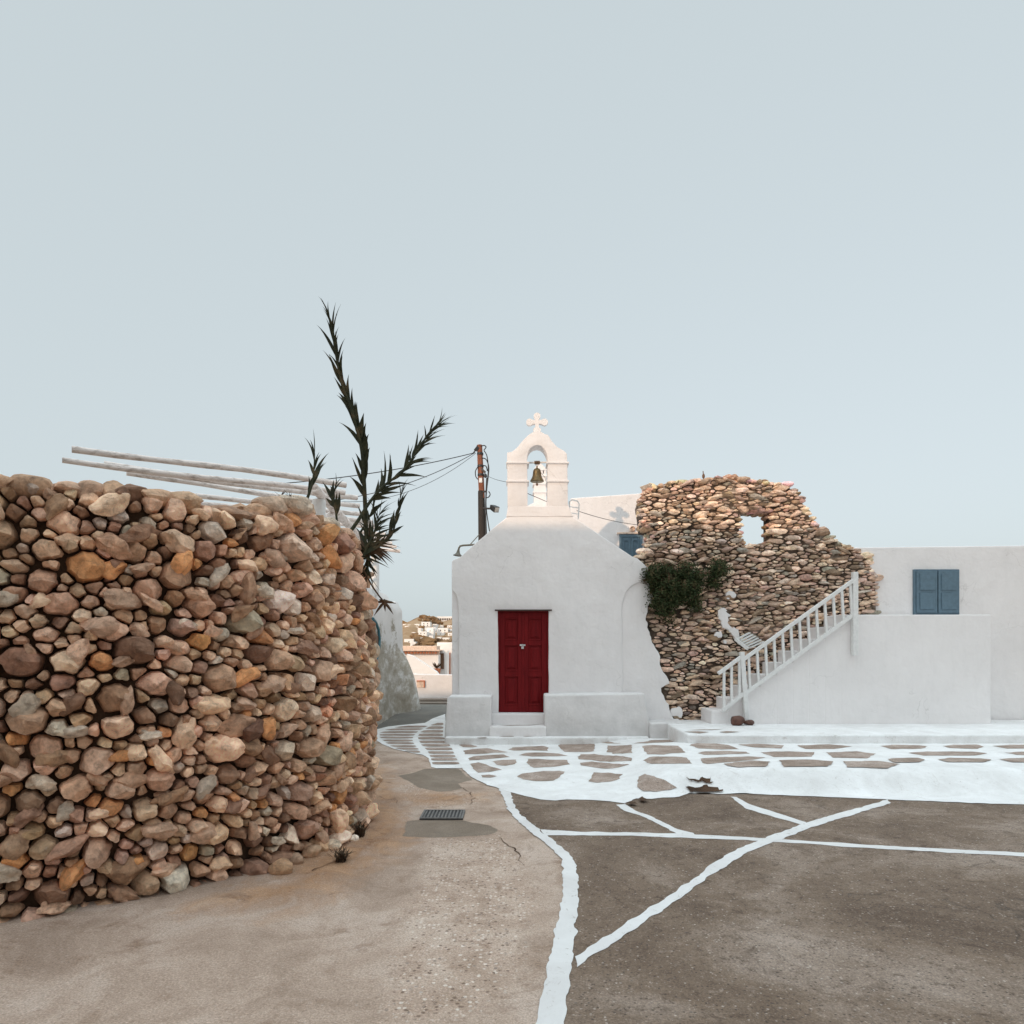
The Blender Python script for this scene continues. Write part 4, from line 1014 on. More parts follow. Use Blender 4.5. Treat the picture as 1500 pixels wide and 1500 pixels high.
# ------------------------------------------------------------------ ruin wall at the right
RU = 12.06
def rx(px): return (px - HX) / F * RU
def rz(py): return EYE + (HY - py) / F * RU
ru_out = [(925, 1075), (925, 830), (934, 816), (946, 808), (951, 800), (953, 785), (956, 776), (943, 774), (941, 752), (938, 736), (943, 721), (951, 713), (964, 710), (978, 706), (1000, 705), (1016, 704.5), (1030, 703), (1048, 701.5), (1060, 698), (1075, 697.5), (1091, 700), (1110, 704), (1150, 709), (1170, 722), (1182, 750), (1200, 775), (1235, 800), (1270, 812), (1282, 850), (1290, 1075)]
ru_hole = [(1082, 748), (1100, 746), (1135, 747), (1136, 797), (1110, 799), (1092, 799), (1085, 790), (1083, 770)]
ruo = [(rx(a), rz(b_)) for a, b_ in ru_out]; ruh = [(rx(a), rz(b_)) for a, b_ in ru_hole]
RA = 2.35
def ru_ok(x, y):
    z = y / RA
    if not inside((x, z), ruo) or inside((x, z), ruh): return False
    if inside((x - .03, z), plw) or inside((x - .10, z), plw) and inside((x - .10, z - .08), plw): return False
    return True
palR = [(.50, .345, .245), (.48, .35, .255), (.38, .28, .205), (.33, .24, .175), (.54, .41, .31), (.40, .31, .24), (.28, .205, .155), (.23, .17, .13), (.46, .30, .19), (.42, .33, .25), (.52, .37, .265), (.36, .295, .24), (.60, .48, .38), (.31, .22, .16), (.47, .34, .25)]
_unused2 = [(.24, .18, .135)] * 4 + [(.19, .145, .115)] * 4 + [(.30, .23, .175)] * 3 + [(.16, .135, .115)] * 3 + [(.12, .095, .075)] * 3 + [(.34, .27, .21)] * 2 + [(.27, .165, .10)] * 2 + [(.44, .36, .29), (.40, .34, .29)]
rr = random.Random(21)
def ru_pt(x, z, h):
    return Vector((x, RU - .0 - h - .03 * fb(x * 1.6, z * 1.6, 1), z))
palR = [stone_hue(r, .68, .77, .48, .62, .03, _pr) for r in (.20, .26, .30, .34, .38, .42, .45, .48, .52, .55, .58, .62, .66, .70, .40, .50, .46)] + [(.36, .31, .26), (.28, .25, .21)]
fx_r = []
for px, py, r, c_ in ((1004, 897, .10, (.34, .24, .16)), (985, 930, .085, (.42, .30, .22)), (1019, 966, .085, (.44, .33, .24)), (1037, 1030, .10, (.44, .34, .25)), (1057, 793, .11, (.25, .21, .18)), (1078, 792, .11, (.23, .195, .17)), (1050, 808, .08, (.24, .2, .17)), (965, 740, .12, (.42, .31, .24)), (1055, 715, .10, (.36, .27, .21)), (992, 984, .07, (.40, .29, .2)), (1012, 978, .075, (.09, .075, .06)), (1035, 982, .075, (.09, .07, .06)), (1015, 1037, .08, (.08, .065, .055)), (1005, 1045, .07, (.1, .08, .07)), (1055, 958, .10, (.38, .28, .21)), (968, 968, .085, (.2, .165, .13)), (1043, 895, .06, (.42, .27, .17))):
    fx_r.append((rx(px), rz(py) * RA, r * 1.1, brighter(c_, 1.6)))
Sx = seeds_for(rx(925), rx(1295), -.1, 4.8 * RA, .045, .17, ru_ok, rr, 90000, fx_r, 1.5)
mb = MB()
# lower lefthand band has wider gaps, the rest is tight flat bedded rubble
rubble(mb, Sx, RA, ru_pt, palR, rr, hgt=.52, gap=.91, M_=24, rings=5, tilt=1.1, sq=(4, 10), facets=5, rough=.22, miss=.05)
placed = []
for k in range(2600):
    x = rr.uniform(rx(930), rx(1285)); z = rr.uniform(.2, 4.6)
    if not ru_ok(x, z * RA) or not ru_ok(x + .12, z * RA) or not ru_ok(x - .12, z * RA): continue
    if any(abs(x - a) < .17 and abs(z - b_) < .085 for a, b_ in placed): continue
    if any(abs(x - q[0]) < q[2] + .08 and abs(z - q[1] / RA) < .1 for q in fx_r): continue
    if any(abs(x - rx(a)) < .17 and abs(z - rz(b_)) < .13 for a, b_ in ((1055, 900), (1057, 912), (1064, 920), (1072, 928), (1079, 938), (1051, 930), (1063, 938), (1068, 868), (990, 1043), (985, 1050))): continue
    placed.append((x, z)); a = rr.gauss(0, .22); L = rr.uniform(.07, .15)
    u3 = Vector((math.cos(a), rr.uniform(-.2, .2), math.sin(a))).normalized(); v3 = Vector((-math.sin(a), rr.uniform(-.3, .3), math.cos(a))); n2 = u3.cross(v3).normalized(); v3 = n2.cross(u3)
    j = rr.uniform(.75, 1.2); mb.col = tuple(min(.75, c_ * j) for c_ in rr.choice(palR))
    mb.rock(ru_pt(x, z, rr.uniform(-.01, .03)), (L, L * rr.uniform(.20, .40), L * rr.uniform(.5, .75)), 9000 + k, 2, .9, (u3, v3, n2))
k = 0
for i in range(len(ruo) - 1):       # broken stones on the top and sides of the ruin
    a, b_ = Vector(ruo[i]), Vector(ruo[i + 1])
    if i < 2 or i > 27: continue
    L = (b_ - a).length; n_ = max(1, int(L / .11))
    for j in range(n_):
        p = a.lerp(b_, (j + rr.random() * .6) / n_)
        for q in range(3):
            mb.col = tuple(c_ * rr.uniform(.85, 1.2) for c_ in rr.choice(palR))
            mb.rock((p.x + rr.uniform(-.03, .03) + (.05 if i < 11 else 0), RU + .06 + q * .2, p.y - .01 + rr.uniform(-.04, .035)), (rr.uniform(.05, .14) if i > 10 else rr.uniform(.05, .09), rr.uniform(.08, .14), rr.uniform(.035, .07)), 900 + k, 2, .8); k += 1
for i in range(len(ruh)):            # ragged stones round the window opening
    a, b_ = Vector(ruh[i]), Vector(ruh[(i + 1) % len(ruh)]); L = (b_ - a).length; n_ = max(1, int(L / .14))
    for j in range(n_):
        p = a.lerp(b_, (j + .5) / n_)
        for q in range(3):
            mb.col = tuple(c_ * rr.uniform(.8, 1.1) for c_ in rr.choice(palR)); mb.rock((p.x, RU + .08 + q * .18, p.y), (.09, .1, .045), 1800 + k, 2, .6); k += 1
mb.col = (1, 1, 1)
t = thing('ruined_wall', (3.6, RU, 0), 'ruined rubble stone wall with a broken top and window gap right of the chapel', 'stone wall')
mb.build('stonework', M['slate'], t, smooth=32)
# core: strips left, right, above and below the opening
hx0, hx1, hz0, hz1 = rx(1083), rx(1135), rz(799), rz(747)
mb = MB()
def clip(poly, ax, lim, keep_less):
    out = []; n_ = len(poly)
    for i in range(n_):
        a, b_ = poly[i], poly[(i + 1) % n_]; ia = (a[ax] <= lim) == keep_less; ib = (b_[ax] <= lim) == keep_less
        if ia: out.append(a)
        if ia != ib:
            u = (lim - a[ax]) / (b_[ax] - a[ax]); out.append((a[0] + (b_[0] - a[0]) * u, a[1] + (b_[1] - a[1]) * u))
    return out
ins = [(x * 1.0, z - .02) for x, z in ruo]
for poly in (clip(ins, 0, hx0, True), clip(ins, 0, hx1, False), clip(clip(clip(ins, 0, hx0, False), 0, hx1, True), 1, hz1, False), clip(clip(clip(ins, 0, hx0, False), 0, hx1, True), 1, hz0, True)):
    mb.prism(poly, RU + .012, RU + .55)
mb.build('mortar_core', M['mortar'], t)
# blotches of whitewash splashed on the stones
mb = MB()
zr_ = lambda L: [(rx(850 + X * .17333), rz(880 + Y * .17333)) for X, Y in L]
for i, L in enumerate(([(1150, 95), (1165, 68), (1195, 62), (1225, 80), (1228, 105), (1255, 115), (1262, 135), (1235, 145), (1250, 175), (1232, 190), (1260, 230), (1295, 225), (1330, 260), (1325, 300), (1345, 340), (1310, 335), (1275, 290), (1250, 255), (1210, 240), (1180, 190), (1165, 150)],
                       [(1125, 290), (1150, 255), (1185, 265), (1195, 300), (1165, 315), (1140, 312)], [(1205, 325), (1225, 330), (1228, 365), (1212, 360)], [(755, 920), (830, 895), (862, 905), (850, 935), (855, 975), (835, 985), (800, 960), (780, 985), (760, 960)],
                       [(1215, -45), (1232, -80), (1262, -92), (1300, -70), (1312, -45), (1296, -22), (1262, -30), (1240, -8)])):
    q = dens(chaik(zr_(L), 1), .022, .035, 300 + i); mb.prism(q, RU - .07 + .001 * i, RU + .01)
mb.build('whitewash_splash', M['white'], t, smooth=40, bevel=.008, angle=40)

# hanging caper bushes
def bush(name, blobs, d, n_, label, seed, leaf=.034):
    rr_ = random.Random(seed); q = MB(); st = MB()
    c0 = P(blobs[0][0], blobs[0][1], d)
    t_ = thing(name, c0, label, 'shrub', 'caper shrubs growing out of the ruin')
    tot = sum(b_[2] * b_[3] for b_ in blobs)
    for bx0, by0, rx_, ry_ in blobs:
        k = int(n_ * rx_ * ry_ / tot); cen = P(bx0, by0, d); clumps = []
        for i in range(max(6, int(k / 38))):
            a = rr_.uniform(0, 6.28); u = math.sqrt(rr_.random()) * 1.05
            clumps.append((bx0 + math.cos(a) * u * rx_, by0 + math.sin(a) * u * ry_, d - rr_.uniform(.0, .34) * (1 - u * .6)))
        for c_ in clumps:
            p0 = P(*c_); root = P(bx0 + (c_[0] - bx0) * .3, by0 - ry_ * .5 + (c_[1] - by0) * .3, d + .05)
            st.tube([root, root.lerp(p0, .5) + Vector((0, -.05, .04)), p0], [.008, .006, .004], 5)
            for j in range(38):
                o_ = Vector((rr_.gauss(0, .055), rr_.gauss(0, .05), rr_.gauss(0, .05))); p = p0 + o_
                dr = Vector((rr_.uniform(-1, 1), rr_.uniform(-1, .3), rr_.uniform(-1.1, .6))).normalized(); w = dr.orthogonal().normalized()
                w = (w + dr.cross(w) * rr_.uniform(-1, 1)).normalized(); L = leaf * rr_.uniform(.6, 1.3); W = L * .38
                q.addf([q.addv(p), q.addv(p + dr * L * .45 + w * W), q.addv(p + dr * L), q.addv(p + dr * L * .45 - w * W)])
    q.build('foliage', M['caper'], t_); st.build('stems', M['brown'], t_)
bush('caper_shrub', [(975, 848, 27, 20), (968, 872, 15, 20), (1006, 838, 16, 13), (1014, 866, 10, 22), (978, 895, 9, 16), (1003, 856, 16, 18), (962, 838, 14, 12), (1017, 882, 7, 12), (1022, 842, 6, 9), (985, 868, 24, 18), (972, 885, 12, 16)], 11.98, 15000, 'large dark green shrub hanging from the ruin wall beside the chapel', 31)
bush('caper_shrub', [(1052, 834, 12, 12), (1047, 848, 8, 10)], 11.98, 2200, 'smaller dark green shrub on the ruin wall, right of the large one', 32)
# straggle of dead twigs where the plaster ends
mb = MB()
for k in range(14):
    a = P(948 + R.uniform(-4, 6), 852 + R.uniform(-4, 4), 11.9); mb.tube([a, a + Vector((-R.uniform(.05, .16), -.05, R.uniform(-.03, .05)))], [.006, .002], 5)
tag(mb.build('dry_twigs', M['cane_dry']), 'few dry twigs poking out at the plaster edge left of the large shrub', 'twigs')
# antenna on the ruin
t = thing('antenna', P(1030.5, 704, 12.3), 'short thin rod with a knob standing on the top of the ruin wall', 'antenna')
mb = MB(); mb.tube([P(1031, 708, 12.3), P(1030.5, 697, 12.3), P(1029.8, 690, 12.3)], [.012, .010, .008], 7); mb.build('rod', M['brown'], t, smooth=True)
mb = MB(); mb.lathe([(.012, -.04), (.025, -.02), (.025, .02), (.012, .04)], P(1030.5, 697.5, 12.3), 10); mb.build('knob', M['brown'], t, smooth=True)

# ------------------------------------------------------------------ steps, stair and rail at the right
mb = MB(); mb.slab(dens([(2.55, 9.93), (4.0, 9.88), (6.0, 9.9), (9.5, 9.95), (9.5, 12.04), (8.5, 12.04), (2.62, 12.04)], .2, .03, 12), -.02, .345)
tag(mb.build('upper_terrace', M['lime'], smooth=40, bevel=.03, seg=3), kind='structure')
mb = MB()
for L, yb in (([(880, 70), (1000, 66), (1095, 74), (1000, 84)], 0), ([(1170, 72), (1240, 65), (1345, 72), (1230, 81)], 0), ([(905, 58), (1000, 52), (1210, 49), (1100, 56)], 0)):
    q = []
    for a, b_ in z9(L):
        d = (EYE - .345) * F / (b_ - HY); q.append(((a - HX) / F * d, d))
    sheet(mb, dens(q, .06, .02, 7), .350, 0, 0, flat)
tag(mb.build('terrace_slate', M['flag']), kind='structure')
mb = MB(); mb.prism(dens([(bxx(951.5), .0), (bxx(951), bz(1058)), (bxx(1003), bz(1057)), (bxx(1006), 0.0)], .15, .02, 2), 11.42, D - .02)
mb.build('side_step', M['white_low'], ch, smooth=40, bevel=.035, seg=3, angle=40)
SD = 11.3
def sp(px, py, d=SD): return P(px, py, d)
t = thing('staircase', (3.5, SD, .345), 'white masonry staircase climbing right along the ruin wall behind the wooden rail', 'stairs')
for k in range(9):
    x0 = 3.32 + k * .27 - (0 if k else .0); z1 = .345 + .22 + k * .20
    mb = MB(); mb.box((x0, SD + .07, .33), (x0 + .285 if k < 8 else x0 + 2.5, 12.02, z1)); mb.build('step', M['white'], t, bevel=.02)
t = thing('stair_railing', (3.9, SD, .345), 'white wooden stair railing with slanting rails and square balusters', 'railing')
def rail_y(px, top): return lerp(986, 962, (px - 1053) / 33) if top else lerp(1041, 1015, (px - 1058) / 32)
mb = MB(); mb.bar(sp(1052, rail_y(1052, 1)), sp(1088, rail_y(1088, 1)), .07, .055); mb.build('handrail', M['white_wood'], t, bevel=.006)
mb = MB(); mb.bar(sp(1058, rail_y(1058, 0)), sp(1091, rail_y(1091, 0)), .05, .065); mb.build('bottom_rail', M['white_wood'], t, bevel=.006)
for px in (1060.5, 1071.5, 1083):
    mb = MB(); mb.bar(sp(px, rail_y(px, 0) + 4), sp(px, rail_y(px, 1) + 1), .04, .04); mb.build('baluster', M['white_wood'], t, bevel=.004)
mb = MB(); mb.bar(sp(1094, 1060), sp(1086.5, 955), .085, .075); mb.build('newel_post', M['white_wood'], t, bevel=.008)
# upper flight beyond the newel
a0, a1, b0, b1 = sp(1089, 966), sp(1250, 850), sp(1091, 1016), sp(1253, 898)
mb = MB(); mb.bar(a0, a1, .07, .055); mb.build('handrail', M['white_wood'], t, bevel=.006)
mb = MB(); mb.bar(b0, b1, .05, .065); mb.build('bottom_rail', M['white_wood'], t, bevel=.006)
for k in range(13):
    u = (k + .6) / 13; mb = MB(); mb.bar(b0.lerp(b1, u), a0.lerp(a1, u), .04, .04); mb.build('baluster', M['white_wood'], t, bevel=.004)
mb = MB(); mb.bar(sp(1252, 960), sp(1252, 838), .085, .085); mb.build('newel_post', M['white_wood'], t, bevel=.008)
# slatted gate leaning behind the newel
t = thing('slatted_panel', sp(1090, 945, 11.7), 'white slatted wooden panel slanting behind the top of the railing post', 'slatted panel')
mb = MB(); mb.bar(sp(1077, 936, 11.75), sp(1096, 951, 11.6), .05, .05); mb.build('edge_board', M['white_wood'], t, bevel=.005)
mb = MB()
for k in range(6):
    u = k / 5; mb.bar(sp(lerp(1080, 1097, u), lerp(936, 949, u), 11.76), sp(lerp(1098, 1118, u), lerp(927, 940, u), 11.9), .05, .02)
mb.build('slats', M['white_wood'], t)
# reddish rounded stone at the post foot
mb = MB(); p = sp(1080, 1060, 11.15); mb.col = (.9, .9, .9); mb.rock((p.x, p.y, .345 + .075), (.125, .10, .085), 77, 3, .25)
tag(mb.build('rounded_stone', M['rust_stone'], smooth=60), 'dark reddish brown rounded stone lying at the foot of the railing post', 'stone')
mb = MB(); p = sp(1096, 1061, 11.15); mb.rock((p.x + .02, p.y + .03, .345 + .045), (.09, .07, .055), 78, 3, .25)
tag(mb.build('rounded_stone', M['rust_stone'], smooth=60), 'small flat dark stone lying right of the reddish rounded stone', 'stone')
# white house that the stair climbs to (beyond the photograph's right edge)
t = thing('white_house', (7.5, 12.1, 0), 'plain white cubic house at the right, beyond the stair and the ruin', 'house')
mb = MB(); mb.prism([(5.7, -.02), (5.7, 3.3), (5.75, 3.36), (6.1, 3.4), (10.5, 3.45), (10.6, -.02)], 12.1, 17); mb.build('wall', M['white'], t, bevel=.05, seg=3)
mb = MB(); mb.box((7.1, 12.05, 2.2), (7.9, 12.13, 3.0)); w_ = mb.build('window', M['blue'], t, bevel=.01)
for l in (7.13, 7.51):
    mb = MB(); mb.box((l, 12.02, 2.23), (l + .36, 12.049, 2.97)); mb.box((l + .05, 12.005, 2.29), (l + .31, 12.019, 2.58)); mb.box((l + .05, 12.005, 2.63), (l + .31, 12.019, 2.92)); mb.build('shutter', M['blue'], w_, bevel=.004)
mb = MB(); mb.box((7.02, 12.03, 2.12), (7.98, 12.10, 2.19)); mb.build('sill', M['white'], w_, bevel=.01)

# ------------------------------------------------------------------ house behind, with blue shutter
BD = 14.8
t = thing('back_house', P(900, 950, BD), 'white house rising behind the chapel roof with a blue-grey shuttered window', 'house')
bxp = lambda L, d=BD: [((a - HX) / F * d, EYE + (HY - b_) / F * d) for a, b_ in L]
mb = MB(); mb.prism([(x, z) for x, z in dens(bxp([(836, 1040), (836, 729.5), (850, 728.5), (948, 721.5), (1075, 716), (1075, 1040)]), .3, .015, 14)], BD, BD + 3.5); mb.build('wall', M['white'], t, bevel=.03, seg=3, angle=40)
mb = MB(); q = bxp([(907, 783), (940.5, 783), (940.5, 835), (907, 835)]); x0, x1, z0, z1 = q[0][0], q[1][0], q[2][1], q[0][1]
mb.box((x0, BD - .05, z1 - .06), (x1, BD + .02, z1)); mb.box((x0, BD - .05, z0), (x0 + .05, BD + .02, z1 - .061)); mb.box((x1 - .05, BD - .05, z0), (x1, BD + .02, z1 - .061))
win = mb.build('window', M['blue'], t, bevel=.006)
for l, r_ in ((x0 + .055, (x0 + x1) / 2 - .004), ((x0 + x1) / 2 + .004, x1 - .055)):
    mb = MB(); mb.box((l, BD - .02, z0), (r_, BD + .01, z1 - .065))
    mb.box((l, BD - .04, z0), (l + .05, BD - .02, z1 - .065)); mb.box((r_ - .05, BD - .04, z0), (r_, BD - .02, z1 - .065)); mb.box((l + .05, BD - .039, z1 - .14), (r_ - .05, BD - .02, z1 - .066)); mb.build('shutter', M['blue'], win, bevel=.004)
mb = MB(); mb.box((x0 - .05, BD - .07, z1 + .003), (x1 + .05, BD + .02, z1 + .04)); mb.build('lintel', M['pale_tile'], win, bevel=.006)
p = P(926, 775, BD); mb = MB(); mb.lathe([(.045, 0), (.06, .01), (.065, .05), (.05, .075), (.0501, .04), (.02, .035)], (p.x, p.y + .01, p.z), 18, (0, -1, 0)); mb.build('vent', M['pale_tile'], t, smooth=40)
# white roof block and little belfry seen through the arch
t = thing('chimney', P(790, 735, 16.5), 'small banded white chimney tower seen through the chapel bell arch', 'chimney')
d = 16.5; q = lambda L: bxp(L, d)
mb = MB(); mb.prism(q([(782, 745), (782.5, 694), (800, 694), (800, 745)]), d, d + .35); mb.build('shaft', M['white'], t, bevel=.015)
for yy in (697, 709, 721):
    mb = MB(); a = q([(780.5, yy + 1), (802, yy - 1)]); mb.box((a[0][0], d - .03, a[0][1]), (a[1][0], d + .38, a[1][1])); mb.build('band', M['white'], t, bevel=.006)
mb = MB(); a = q([(783, 694), (799.5, 688)]); 
for k in range(4): mb.box((lerp(a[0][0], a[1][0], k / 3.6), d + .02, a[0][1] - .02), (lerp(a[0][0], a[1][0], k / 3.6) + .05, d + .3, a[1][1])); 
mb.prism(q([(781, 688.5), (790, 676), (802, 688.5)]), d, d + .33); mb.build('cowl', M['white'], t, bevel=.004)
d = 16.2
mb = MB(); mb.prism(bxp([(768, 775), (768, 744), (776, 739), (790, 733), (805, 731), (812, 734), (812, 775)], d), d, d + .25)
o = mb.build('roof_parapet', M['white'], bevel=.015); tag(o, 'curved white roof parapet seen low in the chapel bell arch', 'parapet')
mb = MB(); mb.prism(bxp([(760, 1040), (760, 770), (820, 770), (820, 1040)], 16.21), 16.21, 16.9)
mb2 = mb.build('parapet_wall', M['white'], o)

# ------------------------------------------------------------------ utility pole, lamps, cables
PD = 17.6
t = thing('utility_pole', P(707, 1041, PD), 'reddish wooden utility pole with a tarred dark lower part behind the chapel', 'utility pole')
mb = MB(); mb.tube([P(706, 730, PD), P(704, 690, PD), P(702.5, 652, PD)], [.078, .074, .070], 12, True, .03); mb.build('shaft', M['pole'], t, smooth=50)
mb = MB(); mb.tube([P(706.4, 1040, PD), P(706.2, 790, PD), P(705, 722, PD), P(704.8, 719, PD)], [.105, .098, .086, .08], 12, True, .02); mb.build('tarred_base', M['tar'], t, smooth=50)
for py in (665, 683, 696):
    mb = MB(); mb.lathe([(.08, -.03), (.085, -.02), (.085, .02), (.08, .03)], P(703.4 + (py - 665) * .03, py, PD), 12); mb.build('iron_band', M['dark_metal'], t, smooth=40)
mb = MB(); p = P(704, 703.5, PD - .08); mb.box((p.x - .04, p.y - .01, p.z - .06), (p.x + .04, p.y + .01, p.z + .06)); mb.build('tag_plate', M['white_wood'], t, bevel=.003)
mb = MB()
for L in ([(704, 654), (709, 652.5), (712, 655), (709, 659)], [(709, 660), (713, 667), (715, 680), (715, 692), (714, 705), (712, 730), (711, 790)], [(706, 671), (712, 673), (716, 684), (715, 700), (713, 718), (712, 740), (715, 765), (720, 795)], [(707, 682), (712, 683), (714, 690)], [(708, 688), (711, 695), (713, 698)], [(713, 700), (712, 718), (711.5, 745), (713, 790)], [(700, 684), (696.5, 690), (697, 698), (700, 702)], [(699, 653), (697, 658), (693, 664)], [(716, 720), (718, 724), (716, 728), (713, 729)]):
    c2 = cat([Vector(q) for q in L], 4); mb.tube([P(q.x, q.y, PD - .06 + .03 * math.sin(i)) for i, q in enumerate(c2)], .014, 6)
mb.build('cable_loops', M['cable'], t, smooth=True)
mb = MB(); mb.bar(P(706, 720, PD - .05), P(712, 720, PD - .05), .04, .04); mb.build('bracket', M['dark_metal'], t)
mb = MB(); mb.bar(P(704, 686, PD - .05), P(711, 692, PD - .07), .04, .05); mb.lathe([(.02, -.05), (.04, -.03), (.04, .03), (.02, .05)], P(711, 697, PD - .07), 10); mb.build('insulator', M['dark_metal'], t)
mb = MB(); mb.bar(P(700, 655, PD - .05), P(696, 660, PD - .07), .05, .08); mb.build('bracket', M['dark_metal'], t)
t = thing('floodlight', P(712, 745, PD), 'black floodlight on a short arm at the right of the utility pole', 'floodlight')
mb = MB(); mb.tube([P(706, 744.5, PD - .05), P(718, 745, PD - .08)], .025, 8); mb.build('arm', M['dark_metal'], t, smooth=True)
c0 = P(724, 744.5, PD - .15); dr = Vector((.55, -.65, -.45)).normalized()
mb = MB(); mb.lathe([(.03, -.16), (.07, -.13), (.09, -.05), (.10, .06), (.105, .12)], c0, 4, dr); mb.build('housing', M['dark_metal'], t, smooth=30, bevel=.006)
mb = MB(); mb.lathe([(.085, .118), (.088, .128), (.02, .134)], c0, 4, dr); mb.build('glass', M['glass'], t)
t = thing('gooseneck_lamp', P(700, 799, 12.6), 'small gooseneck lamp with a conical shade over the chapel left roof edge', 'lamp')
mb = MB(); mb.tube([P(q[0], q[1], 12.6) for q in ((706, 797), (688, 798.4), (678, 799), (674, 800), (672.2, 803), (671.5, 808))], .018, 8); mb.build('arm', M['lamp_green'], t, smooth=True)
mb = MB(); mb.tube([P(702, 783, 12.7), P(688, 798.4, 12.6)], .009, 6); mb.build('brace', M['lamp_green'], t, smooth=True)
mb = MB(); mb.lathe([(.02, .06), (.028, .03), (.035, .0), (.06, -.03), (.085, -.045), (.088, -.052), (.02, -.045)], P(671, 810, 12.6), 18, (.12, .05, 1)); mb.build('shade', M['lamp_green'], t, smooth=40)
def cable(pa, pb, sag, r, label, seed=0):
    pts = [pa.lerp(pb, i / 20) - Vector((0, 0, sag * 4 * (i / 20) * (1 - i / 20))) for i in range(21)]
    q = MB(); q.tube(pts, r, 5); tag(q.build('overhead_cable', M['cable'], smooth=True), label, 'cable', 'overhead cables')
e = P(696, 663, PD - .1)
cable(e, P(404, 709, 14.5), .10, .011, 'thick upper cable running left from the pole top to above the pergola')
cable(e, P(470, 735, 15.0), .22, .009, 'middle cable sagging left from the pole behind the leaning cane')
cable(P(697, 664, PD - .1), P(500, 735, 16.0), .34, .006, 'lowest thin cable sagging left from the pole behind the leaning cane')
cable(P(714, 697, PD - .1), P(742, 706, 12.2), .02, .005, 'thin wire running from the pole to the left side of the bell gable')
cable(P(773, 723, 12.35), P(806, 737, 15.2), .0, .007, 'thin wire crossing inside the bell arch below the bell')
cable(P(845, 748, 12.6), P(948, 770, 14.7), .05, .006, 'thin wire crossing the back house wall above its shuttered window')

# ------------------------------------------------------------------ alley end and town below
def plain_house(name, px0, px1, ytop, ybot, d, depth, label, cat_='house', group=None, roof=None, wins=0, mat=None, seed=0):
    x0, x1 = (px0 - HX) / F * d, (px1 - HX) / F * d; z1, z0 = EYE + (HY - ytop) / F * d, EYE + (HY - ybot) / F * d
    t_ = thing(name, ((x0 + x1) / 2, d, z0), label, cat_, group); q = MB()
    q.box((x0, d, z0), (x1, d + depth, z1)); q.build('wall', mat or M['white_far'], t_, bevel=min(.1, (x1 - x0) * .02))
    rr_ = random.Random(seed); W = x1 - x0; H = z1 - z0
    for k in range(wins):
        u = (k % max(1, (wins + 1) // 2) + .7) / (max(1, (wins + 1) // 2) + .4); v_ = .62 if k < (wins + 1) // 2 else .22
        w = MB(); c_x = x0 + W * u; c_z = z0 + H * v_; a = min(W * .05, .5)
        w.box((c_x - a, d - .05, c_z - a * 1.3), (c_x + a, d + .05, c_z + a * 1.3)); w.build('window', M['window_dark'], t_)
    return t_
d = 20.4
mb = MB(); mb.prism(dens([((600 - HX) / F * d, -.05), ((600 - HX) / F * d, .84), ((668 - HX) / F * d, .82), ((668 - HX) / F * d, -.05)], .2, .02, 3), d, d + .3)
tag(mb.build('end_wall', M['white'], bevel=.03, seg=3), 'low white wall closing the far end of the alley', 'wall')
t = thing('wall_hatch', P(616, 1007, d), 'small orange-brown framed hatch on the low white wall at the alley end', 'hatch')
mb = MB(); q = lambda px, py: P(px, py, d)
mb.box((q(611, 0).x, d - .03, q(0, 1007).z), (q(621, 0).x, d + .01, q(0, 998).z)); mb.build('panel', M['pale_tile'], t)
mb = MB(); mb.box((q(610.5, 0).x, d - .05, q(0, 998).z), (q(622.5, 0).x, d + .01, q(0, 996.6).z)); mb.box((q(621, 0).x, d - .05, q(0, 1007).z), (q(622.4, 0).x, d + .01, q(0, 998).z)); mb.build('frame', M['terracotta'], t)
# kerb at alley end
mb = MB(); mb.box((-2.75, 19.55, 0), (-1.7, 19.9, .05)); mb.box((-2.75, 19.9, 0), (-1.7, 20.39, .12)); tag(mb.build('alley_step', M['patch'], bevel=.015), kind='structure')
# tile roofed house
d = 30.0
q = lambda px, py: P(px, py, d)
t = thing('tiled_house', (q(615, 0).x, d, -3.2), 'sunlit white house with a red tiled eave beyond the low alley end wall', 'house')
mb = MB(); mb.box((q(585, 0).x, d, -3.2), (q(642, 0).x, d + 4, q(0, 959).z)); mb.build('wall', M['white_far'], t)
mb = MB()
zc = q(0, 954).z; x0, x1 = q(583, 0).x, q(643, 0).x
n_ = 13
for k in range(n_):
    x = lerp(x0 + .05, x1 - .05, (k + .5) / n_); r_ = (x1 - x0) / n_ * .27
    mb.tube([(x, d - .22, q(0, 956.2).z), (x, d + .5, q(0, 955.6).z)], r_, 10)
roof = mb.build('roof_tiles', M['terracotta'], t, smooth=40)
mb = MB(); mb.prism([(x0 - .05, q(0, 953.6).z), (x1 + .05, q(0, 953.6).z), (x1 + .05, q(0, 951.8).z), (x0 - .05, q(0, 951.8).z)], d - .3, d + 4.1); mb.build('roof_slab', M['pale_tile'], t)
mb = MB(); mb.prism([(x0, q(0, 958.8).z), (x1, q(0, 958.8).z), (x1, q(0, 953.7).z), (x0, q(0, 953.7).z)], d - .02, d + .3); mb.build('eave', M['pale_tile'], t)
